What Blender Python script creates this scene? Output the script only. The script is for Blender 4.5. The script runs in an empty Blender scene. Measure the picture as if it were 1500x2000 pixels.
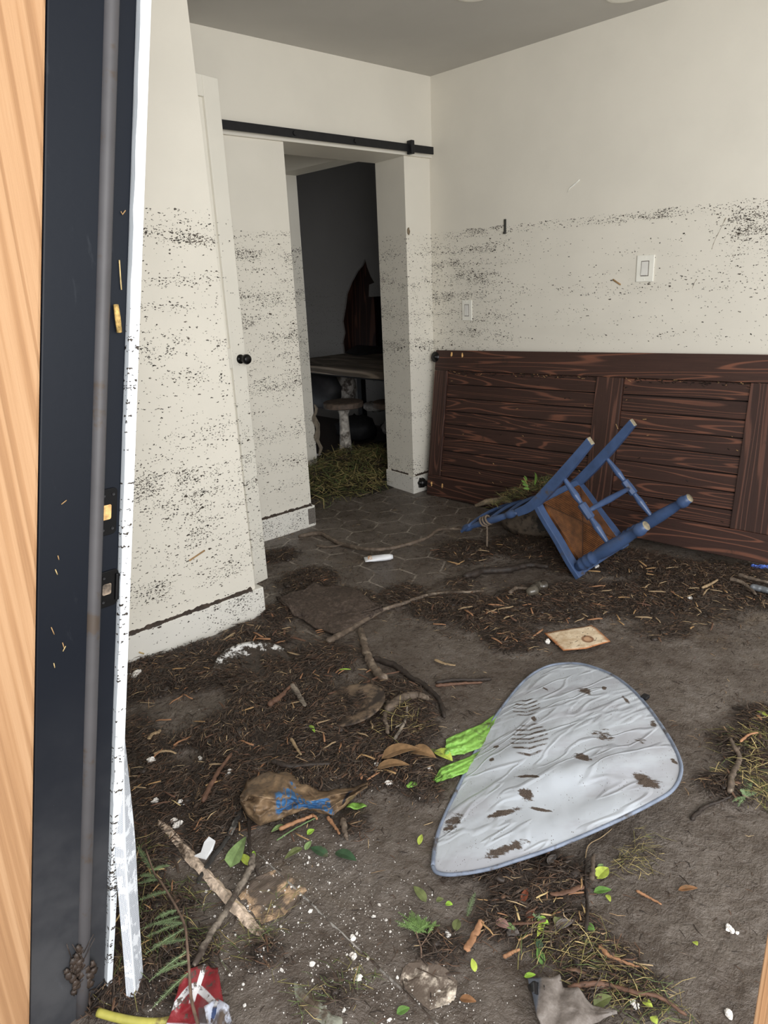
import bpy, math, random
import numpy as np
from mathutils import Vector, Matrix, Euler

# ------------------------------------------------------------------ camera, sky, exposure
S = bpy.context.scene
COL = S.collection
YAW, PITCH, ROLL, FPX = 0.741801567, 0.312325198, -0.0445110669, 1390.0
CAM = np.array([0.0, 0.0, 1.365])
_f = np.array([math.sin(YAW)*math.cos(PITCH), math.cos(YAW)*math.cos(PITCH), -math.sin(PITCH)])
_r = np.array([math.cos(YAW), -math.sin(YAW), 0.0]); _u = np.cross(_r, _f)
_c, _s = math.cos(ROLL), math.sin(ROLL)
R3 = np.array([_c*_r+_s*_u, -_s*_r+_c*_u, _f])
cam_data = bpy.data.cameras.new('camera'); cam = bpy.data.objects.new('camera', cam_data); COL.objects.link(cam)
cam_data.sensor_fit = 'VERTICAL'; cam_data.sensor_height = 36.0; cam_data.lens = 36.0*FPX/2000.0
cam_data.clip_start = 0.02
cam.matrix_world = Matrix([[R3[0][i], R3[1][i], -R3[2][i], CAM[i]] for i in range(3)] + [[0, 0, 0, 1]])
S.camera = cam

world = bpy.data.worlds.new('overcast_sky'); S.world = world; world.use_nodes = True
wn = world.node_tree; wn.nodes.clear()
wo = wn.nodes.new('ShaderNodeOutputWorld'); wb = wn.nodes.new('ShaderNodeBackground')
wtc = wn.nodes.new('ShaderNodeTexCoord'); wsep = wn.nodes.new('ShaderNodeSeparateXYZ'); wr_ = wn.nodes.new('ShaderNodeValToRGB')
wr_.color_ramp.elements[0].position = 0.0; wr_.color_ramp.elements[0].color = (0.80, 0.86, 0.92, 1)
wr_.color_ramp.elements[1].position = 0.7; wr_.color_ramp.elements[1].color = (1.0, 1.0, 1.0, 1)
wn.links.new(wtc.outputs['Generated'], wsep.inputs[0]); wn.links.new(wsep.outputs['Z'], wr_.inputs[0])
wn.links.new(wr_.outputs[0], wb.inputs['Color']); wb.inputs['Strength'].default_value = 1.0
wn.links.new(wb.outputs[0], wo.inputs[0])

# unseen lamp added to brighten the room from behind and right of the camera
def area(name, loc, rot, sx, sy, power, color):
    d = bpy.data.lights.new(name, 'AREA'); d.shape = 'RECTANGLE'; d.size = sx; d.size_y = sy; d.energy = power; d.color = color
    o = bpy.data.objects.new(name, d); COL.objects.link(o); o.location = loc; o.rotation_euler = rot; return o
area('added_fill_lamp', (0.15, -1.65, 1.60), (math.radians(84), 0, math.radians(-54)), 2.4, 1.7, 86, (1.0, 0.99, 0.97))

S.view_settings.view_transform = 'Standard'; S.view_settings.look = 'None'
S.view_settings.gamma = 1.0; S.view_settings.use_curve_mapping = False
S.view_settings.exposure = 0.6
try:
    S.cycles.use_denoising = True
    S.cycles.max_bounces = 8; S.cycles.diffuse_bounces = 5; S.cycles.sample_clamp_indirect = 6.0
except Exception:
    pass

# ------------------------------------------------------------------ measuring helpers (photo survey -> metres)
def ray(x, y):
    return np.array([(x-750)/FPX, -(y-1000)/FPX, 1.0]) @ R3
def fl(x, y, z=0.0):
    d = ray(x, y); return CAM + d*((z-CAM[2])/d[2])
def onX(x, y, X):
    d = ray(x, y); return CAM + d*(X/d[0])
def onY(x, y, Y):
    d = ray(x, y); return CAM + d*(Y/d[1])
def onP(x, y, p0, n):
    d = ray(x, y); return CAM + d*(np.dot(np.array(p0)-CAM, n)/np.dot(d, n))

RNG = np.random.default_rng(7)
random.seed(7)

# ------------------------------------------------------------------ value noise
def _hash(ix, iy, seed):
    n = (ix.astype(np.int64)*374761393 + iy.astype(np.int64)*668265263 + seed*1442695041) & 0xffffffff
    n = ((n ^ (n >> 13))*1274126177) & 0xffffffff
    return ((n ^ (n >> 16)) & 0xffff)/65535.0
def vnoise(x, y, seed=0):
    x = np.asarray(x, float); y = np.asarray(y, float)
    ix = np.floor(x); iy = np.floor(y); fx = x-ix; fy = y-iy
    fx = fx*fx*(3-2*fx); fy = fy*fy*(3-2*fy)
    a = _hash(ix, iy, seed); b = _hash(ix+1, iy, seed); c = _hash(ix, iy+1, seed); d = _hash(ix+1, iy+1, seed)
    return (a*(1-fx)+b*fx)*(1-fy)+(c*(1-fx)+d*fx)*fy
def fbm(x, y, seed=0, octv=4):
    t = 0; amp = 0.5; f = 1.0
    for i in range(octv):
        t = t+amp*vnoise(np.asarray(x)*f, np.asarray(y)*f, seed+i*17); amp *= 0.5; f *= 2.03
    return t

# ------------------------------------------------------------------ materials
def lin(r, g, b):
    def c(v):
        v /= 255.0
        return v/12.92 if v <= 0.04045 else ((v+0.055)/1.055)**2.4
    return (c(r), c(g), c(b), 1.0)

class G:
    """Small node-graph helper."""
    def __init__(self, name):
        self.m = bpy.data.materials.new(name); self.m.use_nodes = True
        self.t = self.m.node_tree; self.t.nodes.clear()
        self.out = self.t.nodes.new('ShaderNodeOutputMaterial')
        self.b = self.t.nodes.new('ShaderNodeBsdfPrincipled')
        self.t.links.new(self.b.outputs[0], self.out.inputs[0])
    def n(self, ty, **kw):
        nd = self.t.nodes.new(ty)
        for k, v in kw.items(): setattr(nd, k, v)
        return nd
    def put(self, sock, v):
        if isinstance(v, bpy.types.NodeSocket): self.t.links.new(v, sock)
        elif v is not None:
            try: sock.default_value = v
            except Exception:
                sock.default_value = tuple(v)[:3]
    def math(self, op, a, b=None, c=None, clamp=False):
        nd = self.n('ShaderNodeMath', operation=op, use_clamp=clamp)
        self.put(nd.inputs[0], a)
        if b is not None: self.put(nd.inputs[1], b)
        if c is not None: self.put(nd.inputs[2], c)
        return nd.outputs[0]
    def vmath(self, op, a, b=None):
        nd = self.n('ShaderNodeVectorMath', operation=op)
        self.put(nd.inputs[0], a)
        if b is not None: self.put(nd.inputs[1], b)
        return nd.outputs['Value'] if op in ('LENGTH', 'DOT_PRODUCT', 'DISTANCE') else nd.outputs[0]
    def sep(self, v):
        nd = self.n('ShaderNodeSeparateXYZ'); self.put(nd.inputs[0], v); return nd.outputs
    def comb(self, x, y, z=0.0):
        nd = self.n('ShaderNodeCombineXYZ')
        for i, v in enumerate((x, y, z)): self.put(nd.inputs[i], v)
        return nd.outputs[0]
    def ss(self, v, lo, hi, a=0.0, b=1.0):
        nd = self.n('ShaderNodeMapRange', interpolation_type='SMOOTHSTEP')
        for i, q in enumerate((v, lo, hi, a, b)): self.put(nd.inputs[i], q)
        return nd.outputs[0]
    def noise(self, vec, scale, detail=3.0, rough=0.55, dist=0.0, out='Fac', dims='3D'):
        nd = self.n('ShaderNodeTexNoise', noise_dimensions=dims)
        self.put(nd.inputs['Vector'], vec)
        nd.inputs['Scale'].default_value = scale; nd.inputs['Detail'].default_value = detail
        nd.inputs['Roughness'].default_value = rough; nd.inputs['Distortion'].default_value = dist
        return nd.outputs[0] if out == 'Fac' else nd.outputs[1]
    def vor(self, vec, scale, dims='2D'):
        nd = self.n('ShaderNodeTexVoronoi', voronoi_dimensions=dims)
        self.put(nd.inputs['Vector'], vec); nd.inputs['Scale'].default_value = scale
        return nd.outputs['Distance'], nd.outputs['Color']
    def mix(self, f, a, b, blend='MIX'):
        nd = self.n('ShaderNodeMix', data_type='RGBA', blend_type=blend)
        self.put(nd.inputs[0], f); self.put(nd.inputs[6], a); self.put(nd.inputs[7], b)
        return nd.outputs[2]
    def ramp(self, f, stops):
        nd = self.n('ShaderNodeValToRGB'); el = nd.color_ramp.elements
        while len(el) < len(stops): el.new(0.5)
        for e, (p, c) in zip(el, stops): e.position = p; e.color = c
        self.put(nd.inputs[0], f); return nd.outputs[0]
    def bump(self, h, strength=0.3, dist=0.01):
        nd = self.n('ShaderNodeBump'); self.put(nd.inputs['Height'], h)
        nd.inputs['Strength'].default_value = strength; nd.inputs['Distance'].default_value = dist
        return nd.outputs[0]
    def pos(self): return self.n('ShaderNodeNewGeometry').outputs['Position']
    def obj(self): return self.n('ShaderNodeTexCoord').outputs['Object']
    def attr(self, name): return self.n('ShaderNodeAttribute', attribute_name=name).outputs
    def set(self, base=None, rough=None, metal=None, normal=None, spec=None, coat=None):
        if base is not None: self.put(self.b.inputs['Base Color'], base)
        if rough is not None: self.put(self.b.inputs['Roughness'], rough)
        if metal is not None: self.put(self.b.inputs['Metallic'], metal)
        if normal is not None: self.put(self.b.inputs['Normal'], normal)
        if spec is not None: self.put(self.b.inputs['Specular IOR Level'], spec)
        if coat is not None: self.put(self.b.inputs['Coat Weight'], coat)
        return self.m

def simple(name, rgb, rough=0.6, metal=0.0, var=0.12, scale=30.0, bump=0.15, spec=0.5, dirt=None, dirt_amt=0.5):
    g = G(name); o = g.obj(); nz = g.noise(o, scale, 4.0)
    c = lin(*rgb); k = tuple(v*(1-var*1.6) for v in c[:3])+(1,); h = tuple(min(1, v*(1+var*1.6)) for v in c[:3])+(1,)
    base = g.ramp(nz, [(0.3, k), (0.7, h)])
    if dirt:
        dm = g.ss(g.noise(g.pos(), 14.0, 6.0, 0.65), 0.62-0.25*dirt_amt, 0.72-0.2*dirt_amt)
        base = g.mix(dm, base, lin(*dirt))
    return g.set(base, rough, metal, g.bump(nz, bump, 0.004), spec)

MUD = (58, 47, 40)

def speck_mask(g, density):
    """Dark flecks left on a wall by the flood: three layers of small irregular cells, kept where density is high."""
    p = g.sep(g.pos()); s = g.math('ADD', p[0], p[1]); v = g.comb(s, p[2])
    wob = g.noise(v, 120.0, 3.0, 0.6, out='Color', dims='2D')
    wv = g.vmath('MULTIPLY', g.vmath('SUBTRACT', wob, (0.5, 0.5, 0.5)), (0.010, 0.010, 0.0))
    vv = g.vmath('ADD', v, wv)
    tot = None
    for ang, sc, stretch, rad, k in ((0.15, 150.0, 0.50, 0.33, 0.9), (0.9, 105.0, 0.30, 0.25, 0.6), (-0.8, 115.0, 0.30, 0.25, 0.55), (0.0, 210.0, 0.7, 0.34, 0.55), (0.35, 62.0, 0.45, 0.27, 0.10)):
        mp = g.n('ShaderNodeMapping'); g.put(mp.inputs[0], vv); mp.inputs['Rotation'].default_value = (0, 0, ang)
        mp.inputs['Scale'].default_value = (stretch, 1.0, 1.0)
        d, c = g.vor(mp.outputs[0], sc)
        cs = g.n('ShaderNodeSeparateColor'); g.put(cs.inputs[0], c)
        keep = g.math('LESS_THAN', cs.outputs[0], g.math('MULTIPLY', density, k))
        size = g.math('MULTIPLY_ADD', cs.outputs[1], rad*0.75, rad*0.35)
        m = g.math('MULTIPLY', g.ss(d, size, g.math('MULTIPLY', size, 0.7)), keep)
        tot = m if tot is None else g.math('MAXIMUM', tot, m)
    return tot

def box1(g, v, lo, hi, soft):
    return g.math('MULTIPLY', g.ss(v, lo-soft, lo+soft), g.ss(v, hi+soft, hi-soft))

def paint(name, rgb, bands=None, base_density=0.0, rough=0.55, top=1.64, along=None, streak=14.0):
    """White wall paint with orange-peel texture; bands = [(zlo, zhi, soft, density, alo, ahi, asoft)] along the wall."""
    g = G(name); P = g.pos(); p = g.sep(P)
    peel = g.noise(P, 190.0, 2.0); mott = g.noise(P, 3.0, 3.0)
    c = lin(*rgb)
    base = g.mix(g.ss(mott, 0.3, 0.7), tuple(v*0.97 for v in c[:3])+(1,), tuple(min(1, v*1.02) for v in c[:3])+(1,))
    if bands:
        s = g.math('ADD', p[0], p[1]); z = p[2]
        sv = g.comb(g.math('MULTIPLY', s, 1.3), g.math('MULTIPLY', z, streak))
        bn = g.ss(g.noise(sv, 1.0, 4.0, 0.6, 0.4, dims='2D'), 0.44, 0.68)
        cl = g.ss(g.noise(g.comb(s, z), 9.0, 4.0, 0.65, dims='2D'), 0.32, 0.66)
        strk = g.math('MULTIPLY_ADD', g.math('MULTIPLY', bn, cl), 1.3, 0.10)
        dens = None
        for (lo, hi, soft, amt, alo, ahi, asoft) in bands:
            m = g.math('MULTIPLY', box1(g, z, lo, hi, soft), amt)
            if alo is not None: m = g.math('MULTIPLY', m, box1(g, p[along], alo, ahi, asoft))
            dens = m if dens is None else g.math('ADD', dens, m)
        zt = g.math('MULTIPLY_ADD', g.noise(g.comb(s, 0.0), 9.0, 3.0, dims='2D'), 0.03, top-0.015)
        below = g.math('LESS_THAN', z, zt)
        dens = g.math('MULTIPLY', g.math('MULTIPLY', dens, strk), below)
        sm = speck_mask(g, dens)
        dc = g.ramp(g.noise(P, 30.0, 2.0), [(0.3, lin(34, 30, 27)), (0.75, lin(84, 74, 64))])
        film = g.math('MULTIPLY', g.ss(g.noise(sv, 0.6, 4.0, 0.6, dims='2D'), 0.45, 0.8), g.math('MULTIPLY', below, 0.05))
        base = g.mix(film, base, lin(150, 140, 124))
        base = g.mix(sm, base, dc)
        h = g.math('ADD', g.math('MULTIPLY', peel, 0.25), g.math('MULTIPLY', sm, 0.7))
    else:
        h = g.math('MULTIPLY', peel, 0.25)
    return g.set(base, rough, 0.0, g.bump(h, 0.35, 0.003), 0.35)

def wood(name, stops, along=0, ring=9.0, fine=70.0, rough=0.55, dirt=None, stretch=0.06, bump=0.25, knots=True, spec=0.4, thin=0.22, warp=0.6, ringk=11.0):
    """Sawn wood; grain runs along object axis ALONG. Cathedral figure from stretched, distorted noise bands."""
    g = G(name); o = g.obj(); q = g.sep(o)
    ax = [q[0], q[1], q[2]]
    oth = [i for i in range(3) if i != along]
    inf = g.n('ShaderNodeObjectInfo').outputs['Random']
    L = g.math('MULTIPLY_ADD', inf, 7.0, g.math('MULTIPLY', ax[along], stretch*10))
    a = g.math('ADD', ax[oth[0]], g.math('MULTIPLY', inf, 3.0)); b = ax[oth[1]]
    v = g.comb(L, g.math('MULTIPLY', a, ring), g.math('MULTIPLY', b, ring))
    n1 = g.noise(v, 1.0, 2.0, 0.5, warp)
    rings = g.math('FRACT', g.math('MULTIPLY', n1, ringk))
    rg = g.ss(g.math('ABSOLUTE', g.math('SUBTRACT', rings, 0.5)), thin, thin*0.25)
    fv = g.comb(g.math('MULTIPLY', ax[along], 6.0), g.math('MULTIPLY', a, fine*4), g.math('MULTIPLY', b, fine*4))
    fn = g.noise(fv, 1.0, 4.0, 0.65)
    blot = g.noise(v, 0.45, 3.0, 0.6)
    f = g.math('ADD', g.math('MULTIPLY', rg, 0.45), g.math('MULTIPLY_ADD', fn, 0.45, g.math('MULTIPLY', blot, 0.35)))
    f = g.math('SUBTRACT', f, 0.12)
    base = g.ramp(f, stops)
    if dirt:
        dm = g.ss(g.noise(g.pos(), 9.0, 7.0, 0.7), 0.60, 0.74)
        base = g.mix(g.math('MULTIPLY', dm, 0.8), base, lin(*dirt))
        st = g.noise(g.pos(), 260.0, 2.0); base = g.mix(g.math('MULTIPLY', g.ss(st, 0.73, 0.78), 0.7), base, lin(150, 120, 85))
    return g.set(base, rough, 0.0, g.bump(g.math('ADD', g.math('MULTIPLY', fn, 0.5), g.math('MULTIPLY', rg, 0.5)), bump, 0.004), spec)

# ------------------------------------------------------------------ mesh building
class MB:
    def __init__(self): self.v = []; self.f = []; self.mi = []; self.uv = None
    def add(self, vs, fs, mi=0):
        k = len(self.v); self.v += [tuple(map(float, p)) for p in vs]
        self.f += [tuple(i+k for i in f) for f in fs]; self.mi += [mi]*len(fs); return k
    def box(self, lo, hi, mi=0):
        x0, y0, z0 = lo; x1, y1, z1 = hi
        return self.add([(x0, y0, z0), (x1, y0, z0), (x1, y1, z0), (x0, y1, z0), (x0, y0, z1), (x1, y0, z1), (x1, y1, z1), (x0, y1, z1)],
                        [(0, 3, 2, 1), (4, 5, 6, 7), (0, 1, 5, 4), (1, 2, 6, 5), (2, 3, 7, 6), (3, 0, 4, 7)], mi)
    def prism(self, sections, mi=0, caps=True):
        """Loft closed loops of equal length."""
        n = len(sections[0]); k = len(self.v)
        vs = [p for s in sections for p in s]; fs = []
        for i in range(len(sections)-1):
            for j in range(n):
                a = i*n+j; b = i*n+(j+1) % n; fs.append((a, b, b+n, a+n))
        if caps:
            fs.append(tuple(reversed(range(n)))); fs.append(tuple(range((len(sections)-1)*n, len(sections)*n)))
        return self.add(vs, fs, mi)
    def tube(self, pts, radii, sides=8, mi=0, cap_mi=None, lump=0.0, flat=1.0):
        pts = [np.array(p, float) for p in pts]; n = len(pts)
        if np.isscalar(radii): radii = [radii]*n
        tang = []
        for i in range(n):
            t = pts[min(i+1, n-1)]-pts[max(i-1, 0)]; tang.append(t/(np.linalg.norm(t)+1e-12))
        up = np.array([0, 0, 1.0])
        if abs(tang[0] @ up) > 0.9: up = np.array([1.0, 0, 0])
        e1 = np.cross(tang[0], up); e1 /= np.linalg.norm(e1)
        secs = []
        for i in range(n):
            e1 = e1-tang[i]*(e1 @ tang[i]); e1 /= (np.linalg.norm(e1)+1e-12); e2 = np.cross(tang[i], e1)
            r = radii[i]; ring = []
            for j in range(sides):
                a = 2*math.pi*j/sides; rr = r*(1+lump*(RNG.random()-0.5)*2)
                ring.append(pts[i]+e1*math.cos(a)*rr+e2*math.sin(a)*rr*flat)
            secs.append(ring)
        m0 = len(self.mi); self.prism(secs, mi)
        if cap_mi is not None: self.mi[-1] = cap_mi; self.mi[-2] = cap_mi
    def lathe(self, prof, origin, axis, sides=16, mi=0, cap_mi=None):
        """prof = [(distance along axis, radius)]."""
        o = np.array(origin, float); a = np.array(axis, float); a /= np.linalg.norm(a)
        self.tube([o+a*t for t, r in prof], [max(r, 1e-4) for t, r in prof], sides, mi, cap_mi)
    def ball(self, c, r, seg=10, rings=7, mi=0, lump=0.0, sq=(1, 1, 1)):
        c = np.array(c, float); secs = []
        for i in range(rings):
            t = math.pi*(i+0.5)/rings; ring = []
            for j in range(seg):
                a = 2*math.pi*j/seg; k = 1+lump*(RNG.random()-0.5)*2
                ring.append(c+r*k*np.array([math.sin(t)*math.cos(a)*sq[0], math.sin(t)*math.sin(a)*sq[1], -math.cos(t)*sq[2]]))
            secs.append(ring)
        self.prism(secs, mi)
    def sheet(self, P, mi=0, thick=0.0, nrm=None):
        """P: (n, m, 3) grid of points; closed slab when thick > 0."""
        P = np.array(P, float); n, m = P.shape[:2]
        if thick <= 0:
            fs = [(i*m+j, i*m+j+1, (i+1)*m+j+1, (i+1)*m+j) for i in range(n-1) for j in range(m-1)]
            return self.add(P.reshape(-1, 3), fs, mi)
        du = np.gradient(P, axis=0); dv = np.gradient(P, axis=1); N = np.cross(du, dv)
        N /= (np.linalg.norm(N, axis=2, keepdims=True)+1e-12)
        if N[..., 2].mean() < 0: N = -N
        top = P.reshape(-1, 3); bot = (P-N*thick).reshape(-1, 3); k = n*m
        fs = []
        for i in range(n-1):
            for j in range(m-1):
                q = (i*m+j, i*m+j+1, (i+1)*m+j+1, (i+1)*m+j); fs.append(q); fs.append(tuple(reversed([w+k for w in q])))
        edge = [j for j in range(m)]+[i*m+m-1 for i in range(1, n)]+[(n-1)*m+j for j in range(m-2, -1, -1)]+[i*m for i in range(n-2, 0, -1)]
        for a, b in zip(edge, edge[1:]+edge[:1]): fs.append((b, a, a+k, b+k))
        return self.add(np.vstack([top, bot]), fs, mi)
    def build(self, name, mats, parent=None, loc=None, smooth=False, bevel=0.0, fix=True, local=False):
        """Link as one mesh object. Vertices are in the scene's metres unless local; the origin goes to loc (default: footprint centre)."""
        V = np.array(self.v, float)
        if parent is not None:
            base = np.zeros(3); a = None if local else parent
            while a is not None: base = base+np.array(a.location); a = a.parent
        elif loc is not None: base = np.array(loc, float)
        elif local: base = np.zeros(3)
        else:
            lo, hi = V.min(0), V.max(0); base = np.array([(lo[0]+hi[0])/2, (lo[1]+hi[1])/2, lo[2]])
        me = bpy.data.meshes.new(name); me.from_pydata((V-base).tolist(), [], self.f)
        if not isinstance(mats, (list, tuple)): mats = [mats]
        for m in mats: me.materials.append(m)
        me.polygons.foreach_set('material_index', self.mi)
        if smooth: me.polygons.foreach_set('use_smooth', [True]*len(me.polygons))
        if fix:
            import bmesh
            bm = bmesh.new(); bm.from_mesh(me); bmesh.ops.recalc_face_normals(bm, faces=bm.faces); bm.to_mesh(me); bm.free()
        me.update()
        o = bpy.data.objects.new(name, me); COL.objects.link(o)
        if parent is not None: o.parent = parent
        else: o.location = base
        if bevel > 0:
            bv = o.modifiers.new('bevel', 'BEVEL'); bv.width = bevel; bv.segments = 2; bv.limit_method = 'ANGLE'; bv.angle_limit = 0.6
        return o

def tag(o, label=None, cat=None, group=None, kind=None):
    if label: o['label'] = label
    if cat: o['category'] = cat
    if group: o['group'] = group
    if kind: o['kind'] = kind
    elif cat: o['kind'] = 'thing'
    return o
def empty(name, loc, label=None, cat=None, group=None, rot=None):
    o = bpy.data.objects.new(name, None); COL.objects.link(o); o.location = tuple(loc); o.empty_display_size = 0.05
    if rot is not None: o.rotation_euler = rot
    return tag(o, label, cat, group)
def structure(o): o['kind'] = 'structure'; return o

def smooth_path(pts, n=24):
    """Catmull-Rom through the points."""
    P = [np.array(p, float) for p in pts]; P = [2*P[0]-P[1]]+P+[2*P[-1]-P[-2]]; out = []
    segs = len(P)-3; per = max(2, n//segs)
    for i in range(segs):
        for k in range(per):
            t = k/per; a, b, c, d = P[i:i+4]
            out.append(0.5*((2*b)+(-a+c)*t+(2*a-5*b+4*c-d)*t*t+(-a+3*b-3*c+d)*t**3))
    out.append(P[-2]); return out

# ------------------------------------------------------------------ the room shell
XC, YA, YB, ZC = 3.468, 3.24, 2.45, 2.491      # right wall, back wall, left wall, ceiling
XE, YE = 1.497, 3.525                            # end of the left wall; rear face of the thick back wall
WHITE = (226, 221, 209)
m_wall_b = paint('flood-stained paint, left wall', WHITE, [
    (1.52, 1.66, 0.02, 1.7, None, 0, 0), (1.30, 1.55, 0.05, 0.35, None, 0, 0), (0.95, 1.32, 0.10, 0.5, None, 0, 0),
    (0.62, 0.98, 0.08, 0.35, None, 0, 0), (0.32, 0.72, 0.10, 1.0, None, 0, 0), (0.0, 0.4, 0.1, 0.4, None, 0, 0)], along=0, streak=9.0)
m_wall_a = paint('flood-stained paint, back wall', WHITE, [
    (1.52, 1.65, 0.03, 0.9, None, 0, 0), (0.85, 1.55, 0.12, 0.95, None, 0, 0), (0.0, 0.9, 0.2, 0.38, None, 0, 0)], along=0, streak=11.0)
m_wall_c = paint('flood-stained paint, right wall', WHITE, [
    (1.60, 1.66, 0.012, 2.4, -1, 2.95, 0.08), (1.40, 1.66, 0.05, 1.7, -1, 1.42, 0.10), (0.90, 1.62, 0.12, 1.15, 2.75, 4.0, 0.30),
    (1.0, 1.5, 0.15, 0.16, -1, 4, 0.1)], along=1, streak=16.0)
m_door = paint('flood-stained door paint', (228, 224, 213), [
    (1.1, 1.64, 0.15, 0.10, None, 0, 0), (0.3, 1.0, 0.15, 0.55, None, 0, 0), (0.0, 0.6, 0.1, 0.7, None, 0, 0)], along=0, streak=7.0, rough=0.45)
m_base = paint('white baseboard paint', (224, 221, 213), [(0.0, 0.3, 0.05, 0.55, None, 0, 0)], along=0, streak=5.0, rough=0.5)
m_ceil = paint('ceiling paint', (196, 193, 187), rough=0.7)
m_white = paint('white trim paint', (222, 227, 232), [(0.0, 1.3, 0.1, 0.35, None, 0, 0), (0.0, 0.55, 0.1, 1.0, None, 0, 0)], along=1, rough=0.5, streak=6.0)
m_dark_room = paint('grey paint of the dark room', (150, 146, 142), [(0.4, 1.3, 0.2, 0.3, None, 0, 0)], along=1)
m_black = simple('matt black steel', (34, 34, 36), 0.5, 0.4, 0.12, 40, 0.1)
m_mud = simple('wet mud', MUD, 0.5, 0.0, 0.3, 45, 0.6)

def wall(name, lo, hi, m):
    b = MB(); b.box(lo, hi); return structure(b.build(name, m))

# left wall B and the stretch of wall_front between it and the door jamb
b = MB(); b.prism([[(0.22, YB, z), (1.480-0.0097*z, YB, z), (1.480-0.0097*z, YB+0.12, z), (0.22, YB+0.12, z)] for z in (0, ZC)])
structure(b.build('wall_left', m_wall_b))
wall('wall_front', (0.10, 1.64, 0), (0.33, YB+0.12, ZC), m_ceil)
# right wall C
wall('wall_right', (XC, -0.9, 0), (XC+0.12, YE, ZC), m_wall_c)
# back wall A: panel left of the doorway, header, right part with its thick return
b = MB()
b.box((0.5, YA, 0), (2.391, YE, 2.066))
b.box((0.5, YA-0.02, 2.06), (XC, YE, ZC))
b.prism([[(3.250, YA, z), (XC, YA, z), (XC, YE, z), (3.285, YE, z)] for z in (0, 2.06)])
structure(b.build('wall_back', m_wall_a))
# ceiling over the room, the passage and the dark room
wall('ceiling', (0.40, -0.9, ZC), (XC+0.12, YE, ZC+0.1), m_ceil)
# the hall beyond the doorway and the dark room beyond that
b = MB()
b.box((3.10, 4.30, 0), (3.262, 4.45, 2.10)); b.box((0.5, 4.30, 0), (3.10, 4.45, 2.6))          # post and end wall of the hall
b.box((3.10, 3.525, 2.085), (3.262, 4.45, 2.6))                                               # header over the side opening
structure(b.build('wall_hall', m_wall_a))
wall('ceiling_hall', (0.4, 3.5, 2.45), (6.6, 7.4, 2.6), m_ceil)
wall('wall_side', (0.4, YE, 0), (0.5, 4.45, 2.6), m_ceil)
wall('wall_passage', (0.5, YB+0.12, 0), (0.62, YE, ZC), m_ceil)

# far wall of the dark room with its torn-open hole
import bmesh
XD = 4.75
hole_px = [(671, 690), (668, 668), (672, 650), (668, 628), (673, 600), (676, 575), (685, 552), (697, 530), (706, 520), (710, 512), (713, 505), (717, 522), (724, 540),
           (731, 552), (721, 556), (720, 580), (757, 578), (768, 592), (768, 690)]
bm = bmesh.new()
def loop(pts):
    vs = [bm.verts.new(p) for p in pts]; return [bm.edges.new((vs[i], vs[(i+1) % len(vs)])) for i in range(len(vs))]
ed = loop([(XD, 3.0, 0), (XD, 7.2, 0), (XD, 7.2, 2.6), (XD, 3.0, 2.6)])
hw = [onX(x, y, XD) for x, y in hole_px]
ed += loop([tuple(p) for p in hw])
bmesh.ops.triangle_fill(bm, edges=ed, use_beauty=True)
r = bmesh.ops.extrude_face_region(bm, geom=bm.faces[:])
bmesh.ops.translate(bm, verts=[e for e in r['geom'] if isinstance(e, bmesh.types.BMVert)], vec=(0.02, 0, 0))
bmesh.ops.recalc_face_normals(bm, faces=bm.faces)
me = bpy.data.meshes.new('wall_far'); bm.to_mesh(me); bm.free(); me.materials.append(m_dark_room)
o = bpy.data.objects.new('wall_far', me); COL.objects.link(o); structure(o)
m_redwood = wood('red brown sheathing boards', [(0.15, lin(30, 18, 16)), (0.55, lin(70, 42, 34)), (0.9, lin(110, 74, 56))], along=2, ring=5, dirt=(20, 18, 20))
b = MB()
b.box((XD+0.10, 5.30, 0.3), (XD+0.13, 5.80, 1.7)); b.box((XD+0.10, 4.55, 0.3), (XD+0.13, 5.05, 1.35)); b.box((XD+0.02, 5.68, 0.4), (XD+0.10, 5.72, 1.6))
structure(b.build('wall_sheathing', m_redwood))
wall('wall_cavity', (XD+0.16, 3.0, 0), (XD+0.2, 7.2, 2.6), simple('black cavity', (18, 18, 22), 0.9))
wall('wall_partition', (3.10, 4.45, 0), (3.262, 7.3, 2.6), m_dark_room)
wall('wall_end', (3.262, 7.2, 0), (XD+0.2, 7.3, 2.6), m_dark_room)
wall('wall_near', (3.588, 3.3, 0), (XD+0.2, 3.40, 2.6), m_dark_room)

# baseboards
b = MB()
b.box((0.34, YB-0.014, 0), (XE+0.014, YB, 0.142)); b.box((1.478, YB-0.004, 0), (XE+0.014, YB+0.12, 0.142))
structure(b.build('baseboard_left', m_base, bevel=0.003))
b = MB(); b.box((1.3, YA-0.016, 0), (2.405, YA, 0.135)); b.box((2.391, YA, 0), (2.406, YE, 0.135))
bo = structure(b.build('baseboard_back', m_base, bevel=0.003))
p = onY(609, 1009, YA-0.017)
b = MB(); b.box((p[0]-0.024, YA-0.019, 0.028), (p[0]+0.024, YA-0.0165, 0.122)); b.build('patch', simple('old grey patch on baseboard', (104, 98, 92), 0.8, 0, 0.2, 120, 0.4), bo)
b = MB()
b.prism([[(3.232, YA-0.016, z), (XC, YA-0.016, z), (XC, YA, z), (3.250, YA, z), (3.285, YE, z), (3.268, YE, z)] for z in (0, 0.125)])
structure(b.build('baseboard_doorway', m_base, bevel=0.003))
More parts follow.
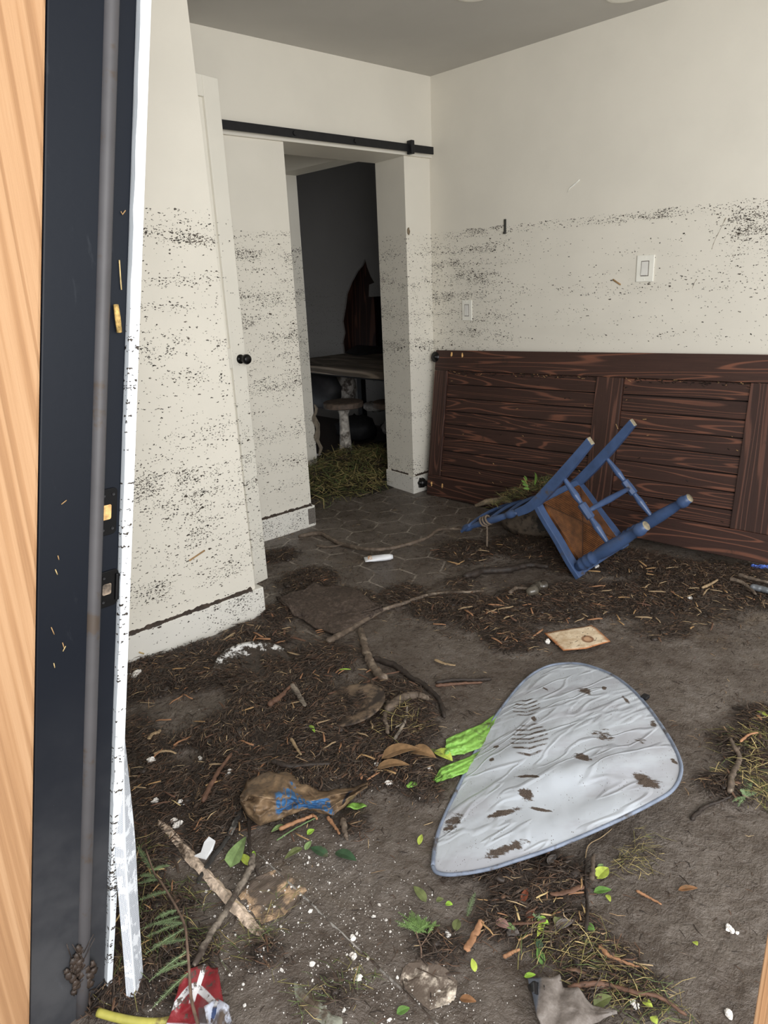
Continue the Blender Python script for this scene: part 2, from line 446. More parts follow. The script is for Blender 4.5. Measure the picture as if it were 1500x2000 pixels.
# mud lying along the tops of the baseboards
def ledge(name, a, c, n, w, label):
    b = MB(); a = np.array(a, float); c = np.array(c, float); P = []
    for i in range(n):
        t = i/(n-1); p = a+(c-a)*t; k = 0.35+0.9*vnoise(t*30, 3.1, 5)+0.5*vnoise(t*90, 1.1, 6)
        P.append([p+np.array([0, 0.0, 0.010*k]), p+np.array([0, -w*0.6, 0.007*k]), p+np.array([0, -w*(0.7+0.4*k), -0.002])])
    b.sheet(P); return tag(b.build(name, m_mud, smooth=True), label, 'mud', kind='stuff')
ledge('mud_ledge', (0.64, YB, 0.142), (XE-0.04, YB, 0.142), 160, 0.012, 'line of dark mud lying along the top edge of the white baseboard of the near wall')
ledge('mud_ledge', (1.9, YA, 0.135), (2.385, YA, 0.135), 80, 0.013, 'line of dark mud along the top of the baseboard left of the doorway')
ledge('mud_ledge', (3.262, YA, 0.125), (3.40, YA, 0.125), 30, 0.011, 'short line of mud along the baseboard beside the lower roller')
ledge('mud_ledge', (3.254, YA+0.02, 0.125), (3.27, YE-0.05, 0.125), 30, 0.002, 'thin line of mud along the baseboard inside the doorway')

# ------------------------------------------------------------------ door_1: ajar white shaker door behind the left wall
DH = np.array([1.746, 2.765, 0.0]); dd = np.array([0.9796, 0.2011, 0]); dn = np.array([0.2011, -0.9796, 0])
DW, DT, DB = 0.78, 2.16, 0.012
d1 = empty('door_1', DH-dd*DW); d1.rotation_euler = (0, 0, math.atan2(dd[1], dd[0])); d1['kind'] = 'structure'
b = MB()   # local x along the door from hinge to free edge, -y towards the room
b.box((0, 0.014, DB), (DW, 0.028, DT))
st = 0.082
b.box((0, 0, DB), (st, 0.04, DT)); b.box((DW-st, 0, DB), (DW, 0.04, DT))
for z0, z1 in ((DB, 0.092), (1.035, 1.122), (DT-0.077, DT)): b.box((st, 0, z0), (DW-st, 0.04, z1))
b.build('leaf', m_door, d1, bevel=0.003, local=True)
m_iron = simple('oil rubbed black knob', (22, 21, 21), 0.32, 0.5, 0.1, 30, 0.02)
b = MB(); b.lathe([(0, 0.020), (0.006, 0.020), (0.007, 0.011), (0.022, 0.010), (0.026, 0.017), (0.034, 0.0215), (0.046, 0.022), (0.053, 0.018), (0.056, 0.008)], (DW-0.036, 0, 1.070), (0, -1, 0), 20)
b.build('knob', m_iron, d1, smooth=True, local=True)

# ------------------------------------------------------------------ barn door track on the back wall
tr = empty('barn_door_track', (2.7, YA-0.05, 2.07), 'long flat black steel barn door track on the back wall above the doorway', 'track')
b = MB(); zc = 2.092
b.box((1.45, YA-0.062, zc-0.020), (3.44, YA-0.053, zc+0.020)); b.build('bar', m_black, tr, bevel=0.001)
for px in (575, 693, 800):
    x = onY(px, 262, YA-0.06)[0]; b = MB(); b.lathe([(0, 0.011), (0.045, 0.011)], (x, YA-0.02, zc), (0, -1, 0), 12); b.lathe([(0, 0.013), (0.007, 0.011)], (x, YA-0.062, zc), (0, -1, 0), 8)
    b.build('bolt', m_black, tr)
x = onY(801, 290, YA-0.06)[0]
b = MB(); b.box((x-0.013, YA-0.085, zc-0.034), (x+0.013, YA-0.045, zc+0.038)); b.build('stop', m_black, tr, bevel=0.004)

# ------------------------------------------------------------------ entry: leaning door frame, weatherstrip, posts
m_cedar = wood('fresh cedar post', [(0.05, lin(150, 112, 80)), (0.45, lin(174, 134, 98)), (0.95, lin(194, 156, 120))], along=2, ring=26, fine=70, rough=0.75, bump=0.5, spec=0.15, stretch=0.02, warp=0.15, ringk=5.0, thin=0.4)
g = G('black jamb paint'); o_ = g.pos()
sc_ = g.ss(g.noise(g.vmath('MULTIPLY', o_, (9, 9, 2)), 4.0, 5.0, 0.7), 0.62, 0.8); du = g.sep(o_)[2]
dust = g.math('MULTIPLY', g.math('MULTIPLY_ADD', g.ss(g.noise(o_, 7.0, 5.0, 0.6), 0.35, 0.7), 0.5, 0.5), g.ss(du, 0.8, 0.05))
dot = g.math('MULTIPLY', g.ss(g.noise(o_, 150.0, 2.0), 0.76, 0.80), g.ss(g.noise(o_, 12.0, 2.0), 0.45, 0.6))
base = g.mix(g.math('MULTIPLY', dust, 0.75), lin(15, 20, 29), lin(82, 82, 84)); base = g.mix(g.math('MULTIPLY', sc_, 0.10), base, lin(120, 124, 130))
base = g.mix(g.math('MULTIPLY', dot, 0.6), base, lin(150, 150, 150))
m_jamb = g.set(base, 0.42, 0.0, g.bump(g.noise(o_, 60, 3), 0.05, 0.003), 0.22)
m_rubber = simple('grey weatherstrip', (72, 70, 72), 0.55, 0, 0.10, 9, 0.1, dirt=(70, 60, 52), dirt_amt=0.2)
def lean(x, k=0.195): return lambda z: x+k*z
def leaned(b, x0, x1, y0, y1, z0=0.0, z1=2.42, k0=0.2, k1=0.195, mi=0, n=2):
    secs = []
    for i in range(n):
        z = z0+(z1-z0)*i/(n-1); a, c = x0+k0*z, x1+k1*z
        secs.append([(a, y0, z), (c, y0, z), (c, y1, z), (a, y1, z)])
    b.prism(secs, mi)
fr = empty('trim_1', (0.2, 1.2, 0)); fr['kind'] = 'structure'
b = MB(); leaned(b, 0.130, 0.236, 1.20, 1.34, k1=0.1985); leaned(b, 0.220, 0.2785, 1.212, 1.34, k0=0.1985, k1=0.196); b.build('jamb', m_jamb, fr, bevel=0.003)
b = MB(); b.tube([(0.2285+0.1985*z, 1.203, z) for z in np.linspace(0, 2.42, 30)], 0.0125, 12); b.build('weatherstrip', m_rubber, fr, smooth=True)
# strike plates in the rabbet
m_plate = simple('black strike plate', (14, 14, 16), 0.35, 0.6, 0.1, 50, 0.05); m_bare = simple('bare splintered wood', (214, 170, 110), 0.8, 0, 0.25, 90, 0.5)
def rr(cx, cz, w, h, r, y, n=5):
    out = []
    for sx, sz, a0 in ((1, 1, 0), (-1, 1, 90), (-1, -1, 180), (1, -1, 270)):
        for i in range(n):
            a = math.radians(a0+90*i/(n-1)); x = cx+sx*(w/2-r)+r*math.cos(a); z = cz+sz*(h/2-r)+r*math.sin(a); out.append((x+0.197*(z-cz), y, z))
    return out
for py, hgt, lip in ((1000, 0.082, False), (1150, 0.066, True)):
    c = onY(210, py, 1.21); w = 0.033 if not lip else 0.038
    b = MB(); b.prism([rr(c[0], c[2], w, hgt, 0.008, 1.2125), rr(c[0], c[2], w, hgt, 0.008, 1.2085)])
    if lip: b.tube([(c[0]+w/2-0.002+0.197*dz, 1.209, c[2]+dz) for dz in (-0.024, 0, 0.024)], 0.005, 8)
    pl = b.build('strike_plate', m_plate, fr, bevel=0.0008); pl['label'] = 'black strike plate with a curved lip' if lip else 'black strike plate with four screw holes'
    b = MB(); b.prism([rr(c[0]-0.002, c[2], 0.016, 0.026 if not lip else 0.020, 0.003, 1.2088), rr(c[0]-0.002, c[2], 0.016, 0.026 if not lip else 0.020, 0.003, 1.2080)])
    b.build('bolt_hole', m_bare if not lip else simple('muddy bolt hole', (120, 106, 92), 0.8, 0, 0.6, 60), pl)
    for sx in (-1, 1):
        for sz in (-1, 1):
            if lip and sx > 0: continue
            b = MB(); q = (c[0]+sx*0.0085, 1.2088, c[2]+sz*(hgt/2-0.011)); b.lathe([(0, 0.0032), (0.0022, 0.0026), (0.0018, 0.0008)], (q[0]+0.197*(q[2]-c[2]), q[1], q[2]), (0, -1, 0), 10); b.build('screw', m_black, pl)
# white interior casing edge with a ragged outline
b = MB(); secs = []
for z in np.linspace(0.0, 2.42, 90):
    rg = 0.0016*(vnoise(z*28, 0.5, 3)-0.5)*2+0.0012*(vnoise(z*90, 0.2, 4)-0.5)
    a, c = 0.279+0.196*z+rg, 0.2975+0.1955*z+0.002*(z-1)*0
    if z < 0.5: c -= 0.009*(0.5-z)/0.5
    secs.append([(a, 1.200, z), (c, 1.200, z), (c, 1.34, z), (a, 1.34, z)])
b.prism(secs); o = structure(b.build('trim_2', m_white))
b = MB(); leaned(b, -0.20, 0.1285, 1.195, 1.62, -0.0, 2.42, 0.2, 0.2); structure(b.build('trim_3', m_cedar, bevel=0.006))
# right-hand post, close to the camera
b = MB(); b.box((0.62, 0.03, 0.0), (0.70, 0.1515, 0.90)); structure(b.build('trim_4', m_cedar, bevel=0.006))
# roots of flood debris caught on that post
b = MB(); m_root = simple('pale matted roots', (196, 178, 156), 0.9, 0, 0.25, 60, 0.6)
for i in range(70):
    p = np.array([0.635+0.05*RNG.random(), 0.150, 0.875+0.10*(RNG.random()-0.5)]); q = p+np.array([0.03*RNG.random(), 0.022*RNG.random(), 0.03*(RNG.random()-0.5)])
    b.tube([p, (p+q)/2+RNG.normal(size=3)*0.008, q], [0.002, 0.003, 0.001], 6)
    if i % 5 == 0: b.ball(q, 0.005+0.006*RNG.random(), 9, 6, 0, 0.3)
tag(b.build('root_tuft', m_root, smooth=True), 'pale matted root tuft stuck on the near post at the right edge', 'roots', kind='stuff')

# ------------------------------------------------------------------ switches and small things on the right wall
m_plast = simple('white switch plastic', (238, 236, 226), 0.35, 0, 0.02, 20, 0.02); m_rock = simple('pale grey rocker', (224, 222, 216), 0.3, 0, 0.02, 20, 0.02)
def switch(px0, py0, px1, py1, label):
    a, c = onX(px0, py0, XC), onX(px1, py1, XC); y0, y1 = sorted((a[1], c[1])); z0, z1 = sorted((a[2], c[2])); cy, cz = (y0+y1)/2, (z0+z1)/2
    w, h = (y1-y0)*0.96, (z1-z0)*0.96
    e = empty('light_switch', (XC, cy, cz), label, 'light switch', 'light switches on the right wall')
    b = MB(); b.box((XC-0.007, cy-w/2, cz-h/2), (XC, cy+w/2, cz+h/2)); b.build('plate', m_plast, e, bevel=0.003)
    b = MB(); b.box((XC-0.0078, cy-w*0.225, cz-h*0.285), (XC-0.006, cy+w*0.225, cz+h*0.285)); b.build('gap', simple('muddy gap', (96, 88, 78), 0.8, 0, 0.3, 200), e)
    b = MB(); b.prism([[(XC-0.007, cy-w*0.19, z), (XC-0.007, cy+w*0.19, z), (XC-d, cy+w*0.19, z), (XC-d, cy-w*0.19, z)] for z, d in ((cz-h*0.255, 0.0135), (cz, 0.0105), (cz+h*0.26, 0.009))])
    b.build('rocker', m_rock, e)
    for s in (-1, 1):
        b = MB(); b.lathe([(0, 0.003), (0.002, 0.0028), (0.0025, 0.001)], (XC-0.0065, cy, cz+s*h*0.41), (-1, 0, 0), 8); b.build('screw', m_plast, e)
switch(1245, 498, 1277, 551, 'white rocker switch with the cleaner plate, higher up on the right wall')
switch(903, 585, 923, 627, 'white rocker switch with mud in its gap, low near the room corner')
a, c = onX(987, 428, XC), onX(987, 457, XC)
b = MB(); b.box((XC-0.006, a[1]-0.007, c[2]), (XC, a[1]+0.006, a[2])); b.box((XC-0.013, a[1]-0.006, c[2]), (XC-0.004, a[1]+0.005, c[2]+0.012))
tag(b.build('wall_hook', simple('dirty steel hook', (84, 84, 80), 0.5, 0.6, 0.4, 160, 0.3)), 'small dirty metal hook screwed to the right wall on the flood line', 'hook')
def strand(name, P, r, m, label, cat, **kw):
    b = MB(); b.tube(P, r, 6, lump=0.1); return tag(b.build(name, m, smooth=True), label, cat, **kw)
m_straw = simple('dry straw', (168, 134, 92), 0.8, 0, 0.25, 80, 0.3); m_straw2 = simple('pale straw', (196, 172, 122), 0.8, 0, 0.25, 80, 0.3)
strand('straw_bit', [onX(1197, 546, XC-0.003), onX(1212, 556, XC-0.003)], 0.004, m_straw, 'short straw bit stuck to the right wall left of the higher switch', 'straw')
P = [onX(x, y, XC-0.002) for x, y in ((1132, 351), (1122, 360), (1113, 367), (1108, 376))]
strand('scratch', P, [0.002, 0.004, 0.003, 0.001], simple('fresh plaster scratch', (240, 238, 230), 0.8), 'thin white scratch in the paint high on the right wall', 'scratch')
for (pts, lab) in (([(1418, 425), (1412, 437), (1405, 452), (1396, 470), (1390, 487)], 'long streak of mud running down the right wall near the frame edge'),
                   ([(1361, 545), (1356, 553), (1352, 563)], 'short streak of mud low on the right wall, right of the higher switch')):
    pp = smooth_path([onX(x, y, XC-0.001) for x, y in pts], 14); strand('mud_streak', pp, [0.0004+0.0032*vnoise(i*0.9, 2, 9)**2 for i in range(len(pp))], simple('dry mud', (150, 140, 124), 0.9, 0, 0.3, 90), lab, 'mud')
for px, py, lab in ((783, 468, 'brown smudge of mud on the doorway corner, lower of two'), (798, 452, 'brown smudge of mud on the doorway corner, upper of two')):
    q = onY(px, py, YA-0.003) if px > 790 else onX(px, py, 3.262); b = MB(); b.ball(q, 0.014, 9, 5, 0, 0.25, (0.9, 0.25, 1.5) if px > 790 else (0.25, 1.3, 1.2)); tag(b.build('mud_smudge', simple('dried mud smudge', (122, 108, 88), 0.9, 0, 0.4, 160, 0.4), smooth=True), lab, 'mud')
# things stuck on the black jamb and near wall
m_bark = simple('straw coloured bark', (186, 154, 92), 0.8, 0, 0.35, 150, 0.5)
strand('bark_piece', [onY(226, 595, 1.203), onY(229, 618, 1.200), onY(233, 649, 1.203)], [0.0042, 0.0052, 0.0048], m_bark, 'thick yellow bark piece stuck on the black jamb', 'bark')
strand('straw_bit', [onY(233, 508, 1.209), onY(235, 540, 1.209), onY(237, 566, 1.209)], 0.0012, m_straw2, 'long upright straw stuck on the black jamb above the bark piece', 'straw')
strand('straw_bit', [onY(236, 413, 1.209), onY(239, 419, 1.209), onY(245, 411, 1.209)], 0.001, m_straw, 'bent straw stuck high on the black jamb', 'straw')
strand('straw_bit', [onY(370, 1095, YB-0.004), onY(385, 1085, YB-0.004), onY(400, 1075, YB-0.004)], 0.0032, m_straw, 'single straw stuck low on the near white wall', 'straw')
strand('straw_bit', [onY(272, 1274, YB-0.018), onY(281, 1277, YB-0.018)], 0.0032, m_straw2, 'tiny straw stuck on the baseboard of the near white wall', 'straw')
for i, (px, py, dx, dy) in enumerate(((113, 1085, 2, 8), (108, 1112, 4, 10), (122, 1255, 3, 10), (128, 1262, -5, 10), (100, 1225, 6, 14), (105, 1295, 2, 9), (120, 985, 10, -8))):
    strand('straw_bit', [onY(px, py, 1.199), onY(px+dx*0.5, py+dy*0.5, 1.1975), onY(px+dx, py+dy, 1.199)], 0.0009, m_straw2 if i % 2 else m_straw, 'small straw flake stuck low on the black outer jamb', 'straw', group='straw flakes on the black outer jamb')
# clump of mud low on the jamb
b = MB(); q = onY(155, 1895, 1.195)
for i in range(46): b.ball(q+np.array([0.011*RNG.normal(), -0.001, 0.024*RNG.normal()]), 0.003+0.005*RNG.random(), 7, 5, 0, 0.4, (1.1, 0.6, 1.2))
for i in range(9): c_ = q+np.array([0.012*RNG.normal(), -0.006, 0.02*RNG.normal()]); b.tube([c_, c_+np.array([0.02*RNG.normal(), -0.004*RNG.random(), 0.025*RNG.normal()])], 0.0008, 4)
tag(b.build('mud_clump', m_mud, smooth=True), 'clump of brown mud stuck at the foot of the black jamb', 'mud')

# ------------------------------------------------------------------ floor: silt over tiles, heaps of flood debris
BL = [(290, 1330, .17, 1), (400, 1310, .2, 1), (500, 1255, .14, 1), (285, 1450, .16, .8), (440, 1440, .2, 1), (540, 1380, .22, 1), (640, 1430, .2, 1), (740, 1395, .17, 1), (800, 1440, .1, .8),
      (320, 1540, .16, 1), (450, 1540, .18, 1), (580, 1530, .14, 1), (700, 1500, .13, .9), (790, 1510, .1, .9), (545, 1090, .12, .8), (600, 1140, .16, .9), (690, 1180, .13, .8), (560, 1205, .12, .9),
      (640, 1290, .15, .9), (790, 1170, .12, .9), (870, 1195, .15, 1), (950, 1205, .18, .9), (1040, 1190, .2, .9), (1130, 1185, .2, .9), (1230, 1180, .22, .8), (1340, 1170, .28, .8), (1450, 1150, .28, .9),
      (1000, 1255, .12, .8), (900, 1150, .12, .6), (910, 1085, .16, .9), (1030, 1075, .18, 1), (1110, 1105, .15, .9), (1220, 1105, .2, .9), (1310, 1125, .2, .8), (1290, 1230, .16, .5),
      (1470, 1480, .10, .9), (1420, 1550, .07, .8), (1500, 1420, .1, .8), (1390, 1540, .05, .6), (990, 1720, .08, .7), (1090, 1730, .08, .7), (1030, 1800, .09, .8), (1120, 1850, .08, .9),
      (1200, 1900, .07, .8), (970, 1820, .07, .5), (1250, 1950, .06, .8), (1150, 1930, .06, .8), (270, 1680, .1, 1), (300, 1800, .1, .9), (340, 1900, .09, .8), (240, 1930, .08, .9), (420, 1640, .08, .9),
      (520, 1880, .06, .5), (660, 1960, .06, .5), (860, 1870, .07, .5), (470, 1600, .09, .8), (690, 1620, .07, .5), (830, 1560, .07, .5)]
BW = [(fl(x, y)[0], fl(x, y)[1], r, a) for x, y, r, a in BL]
GAPS = [(fl(x, y)[0], fl(x, y)[1], r) for x, y, r in ((340, 1420, .07), (400, 1390, .08), (370, 1490, .05), (610, 1215, .07), (480, 1330, .04), (690, 1250, .07), (740, 1300, .06))]
def debris(x, y):
    x = np.asarray(x, float); y = np.asarray(y, float); m = np.zeros_like(x)
    for bx, by, r, a in BW: m = np.maximum(m, a*np.exp(-(((x-bx)**2+(y-by)**2)/(r*r))*0.9))
    m = m*(0.55+0.9*fbm(x*6, y*6, 11, 4))
    for bx, by, r in GAPS: m = m*(1-0.9*np.exp(-((x-bx)**2+(y-by)**2)/(r*r)*0.8))
    return np.clip((m-0.22)/0.5, 0, 1)
def hgt(x, y):
    d = debris(x, y)
    x = np.asarray(x, float); y = np.asarray(y, float)
    near = np.clip(1.55-np.hypot(x-0.7, y-0.55)*1.1, 0.10, 1.0)
    churn = (1-np.abs(2*fbm(x*15+2*fbm(x*5, y*5, 8, 2), y*15, 6, 4)-0.95))**2*0.009+0.0045*(fbm(x*70, y*70, 5, 2)-0.4)
    return 0.010+near*churn*(1-0.5*d)+0.007*(fbm(np.asarray(x)*5, np.asarray(y)*5, 2, 4)-0.5)+d*(0.012+0.020*fbm(np.asarray(x)*16, np.asarray(y)*16, 3, 3)+0.010*fbm(np.asarray(x)*60, np.asarray(y)*60, 4, 2))
_GX, _GY, _GS = 0.0, -0.8, 0.0085
_gx, _gy = np.meshgrid(np.arange(430)*_GS+_GX, np.arange(626)*_GS+_GY, indexing='ij'); _GH = hgt(_gx, _gy)
def H1(x, y):
    a, c = min(max((x-_GX)/_GS, 0), 428.0), min(max((y-_GY)/_GS, 0), 624.0); i, j = int(a), int(c); a -= i; c -= j
    return float((_GH[i, j]*(1-a)+_GH[i+1, j]*a)*(1-c)+(_GH[i, j+1]*(1-a)+_GH[i+1, j+1]*a)*c)
def gp(px, py, up=0.0):
    """Point on the mud seen at a pixel, raised by up."""
    p = fl(px, py, 0.015); p = fl(px, py, H1(p[0], p[1])+up); p[2] = H1(p[0], p[1])+up; return p

def floor_grid(name, x0, x1, y0, y1, step, zf):
    nx, ny = int((x1-x0)/step)+1, int((y1-y0)/step)+1
    X, Y = np.meshgrid(np.linspace(x0, x1, nx), np.linspace(y0, y1, ny), indexing='ij')
    D = debris(X, Y); Z = zf(X, Y)
    me = bpy.data.meshes.new(name)
    V = np.stack([X, Y, Z], -1).reshape(-1, 3); idx = np.arange(nx*ny).reshape(nx, ny)
    F = np.stack([idx[:-1, :-1], idx[1:, :-1], idx[1:, 1:], idx[:-1, 1:]], -1).reshape(-1, 4)
    me.vertices.add(len(V)); me.vertices.foreach_set('co', V.ravel())
    me.loops.add(F.size); me.loops.foreach_set('vertex_index', F.ravel())
    me.polygons.add(len(F)); me.polygons.foreach_set('loop_start', np.arange(0, F.size, 4)); me.polygons.foreach_set('loop_total', np.full(len(F), 4))
    at = me.attributes.new('litter', 'FLOAT', 'POINT'); at.data.foreach_set('value', D.ravel().astype(np.float32))
    me.polygons.foreach_set('use_smooth', [True]*len(F)); me.update(); me.validate()
    o = bpy.data.objects.new(name, me); COL.objects.link(o); return structure(o)

g = G('flood silt over hexagonal tile'); P = g.pos(); q = g.sep(P); lit = g.attr('litter')['Fac']
n1 = g.noise(P, 4.0, 6.0, 0.65); n2 = g.noise(P, 26.0, 6.0, 0.7); n3 = g.noise(P, 130.0, 4.0, 0.7); n4 = g.noise(P, 11.0, 5.0, 0.7, 0.6)
silt = g.ramp(g.math('MULTIPLY_ADD', n2, 0.45, g.math('MULTIPLY', n1, 0.6)), [(0.28, lin(56, 48, 42)), (0.44, lin(84, 74, 66)), (0.58, lin(104, 95, 87)), (0.8, lin(132, 124, 118))])
dark = g.ramp(n3, [(0.3, lin(32, 25, 20)), (0.52, lin(58, 47, 39)), (0.75, lin(98, 84, 70))])
inner = g.ss(q[0], 0.8, 2.2)
silt = g.mix(g.math('MULTIPLY', inner, 0.55), silt, lin(66, 56, 46), 'MULTIPLY') if False else silt
wet = g.ss(n4, 0.42, 0.60)
base = g.mix(g.ss(g.math('MULTIPLY_ADD', n2, 0.5, lit), 0.35, 0.75), silt, dark)
# clean, hosed patches show the grey tile and its pale joints
tx = g.math('DIVIDE', q[0], 0.205); ty = g.math('DIVIDE', q[1], 0.205)
def hexv(ox, oy):
    a = g.math('SUBTRACT', g.math('FLOORED_MODULO', g.math('ADD', tx, ox), 1.0), 0.5)
    c = g.math('SUBTRACT', g.math('FLOORED_MODULO', g.math('ADD', ty, oy), 1.732), 0.866)
    a = g.math('ABSOLUTE', a); c = g.math('ABSOLUTE', c)
    return g.math('MAXIMUM', a, g.math('ADD', g.math('MULTIPLY', a, 0.5), g.math('MULTIPLY', c, 0.866)))
hx = g.math('MINIMUM', hexv(50.0, 51.96), hexv(50.5, 52.826))
line = g.math('MULTIPLY', g.ss(hx, 0.472, 0.484), g.ss(n4, 0.36, 0.56))
line = g.math('MULTIPLY', line, g.math('MULTIPLY', g.math('SUBTRACT', 1.0, g.ss(lit, 0.0, 0.5)), box1(g, q[1], 2.1, 3.5, 0.25)))
base = g.mix(g.math('MULTIPLY', line, 0.75), base, lin(168, 158, 146))
tan = g.math('MULTIPLY', g.ss(g.noise(P, 2.6, 5.0, 0.6, 1.2), 0.60, 0.72), 0.35); base = g.mix(tan, base, lin(120, 104, 84))
chalk = g.math('MULTIPLY', g.ss(g.vor(P, 120.0, '3D')[0], 0.16, 0.09), g.ss(g.noise(P, 5.0, 3.0), 0.5, 0.7)); chalk = g.math('MULTIPLY', chalk, g.ss(q[0], 1.25, 0.75))
base = g.mix(g.math('MULTIPLY', chalk, 0.8), base, lin(214, 208, 200))
rough = g.math('ADD', g.math('MULTIPLY_ADD', g.ss(n2, 0.35, 0.65), 0.26, 0.22), g.math('MULTIPLY', lit, 0.22))
n5 = g.noise(P, 48.0, 4.0, 0.65, 1.2); hh = g.math('ADD', g.math('MULTIPLY_ADD', n2, 0.6, g.math('MULTIPLY', n5, 0.7)), g.math('MULTIPLY', n3, 0.45)); hh = g.math('MULTIPLY', hh, g.math('MULTIPLY_ADD', lit, 0.8, 0.8))
m_floor = g.set(base, rough, 0.0, g.bump(hh, 0.9, 0.014), 0.5)
floor = floor_grid('floor', 0.05, 3.62, -0.75, 4.5, 0.0085, hgt)
b = MB(); b.box((3.6, 3.3, -0.05), (XD+0.2, 7.3, 0.0)); structure(b.build('floor_dark_room', m_mud))
floor.data.materials.append(m_floor)
b = MB(); b.box((-14, -14, -0.12), (0.30, 14, -0.02)); b.box((0.30, -14, -0.12), (9, -0.85, -0.02))
structure(b.build('ground', simple('pale bounce ground', (176, 172, 164), 0.8, 0, 0.2, 5, 0.3)))  # unseen outdoor ground, kept pale to bounce light onto the ceiling
# door sill strips across the threshold
m_pale = simple('pale broken sill', (206, 186, 166), 0.85, 0, 0.25, 90, 0.6, dirt=(96, 82, 68), dirt_amt=0.45)
m_edge = simple('metal tile edge', (176, 172, 166), 0.45, 0.5, 0.15, 60, 0.2, dirt=(74, 64, 56), dirt_amt=0.6)
b = MB(); P = []
for i in range(60):
    y = 0.62+(1.36-0.62)*i/59; z = H1(0.712, y); z += 0.002*(fbm(y*9, 3, 66)*4-2.2); P.append([(0.7085, y, z-0.001), (0.712, y, z+0.003), (0.716, y, z-0.001)])
b.sheet(P); o = b.build('trim_5', m_edge); structure(o)
def ragged(name, x0, x1, y0, y1, n, zt, seed, m):
    b = MB(); P = []
    for i in range(n):
        y = y0+(y1-y0)*i/(n-1); k = min(1, i/4, (n-1-i)/4)
        jg = 0.35 if zt > 0.01 else 1.0; a = x0+jg*0.012*(fbm(y*20, 1, seed)-0.5)*2; c = x1+jg*0.016*(fbm(y*24, 4, seed)-0.5)*2; mid = (a+c)/2
        a = mid+(a-mid)*(0.25+0.75*k); c = mid+(c-mid)*(0.25+0.75*k)
        row = []
        for j in range(6):
            t = j/5; row.append((a+(c-a)*t, y, H1(a+(c-a)*t, y)+zt*math.sin(math.pi*min(max(t, .08), .92))+0.006*(vnoise(y*60, t*7, seed)-0.5)))
        P.append(row)
    b.sheet(P); o = b.build(name, m, smooth=False); return o
o = ragged('sill_piece', 0.571, 0.598, 1.085, 1.58, 110, 0.012, 21, m_pale); tag(o, 'long pale broken sill piece crossed by the grey stick, beside the conifer twig', 'wood piece')
o = ragged('sill_piece', 0.555, 0.585, 0.80, 0.95, 26, 0.006, 25, simple('grey green sill metal', (140, 142, 130), 0.5, 0.2, 0.2, 50, 0.3, dirt=(90, 78, 66), dirt_amt=0.5)); tag(o, 'grey strip of door sill showing at the bottom edge below the pale crumbs', 'sill')
o = ragged('plaster_smear', 0.72, 0.80, 0.70, 0.82, 26, 0.003, 33, simple('pale plaster smear', (206, 194, 178), 0.9, 0, 0.3, 60, 0.6, dirt=(96, 84, 74), dirt_amt=0.9)); tag(o, 'patch of pale crushed plaster in the mud below the green conifer sprig', 'plaster')
o = ragged('plaster_smear', 0.60, 0.72, 1.10, 1.24, 30, 0.003, 37, simple('tan plaster smear', (176, 148, 118), 0.9, 0, 0.3, 60, 0.6, dirt=(96, 84, 74), dirt_amt=1.0)); tag(o, 'patch of tan crushed board beside the long pale sill piece', 'plaster')

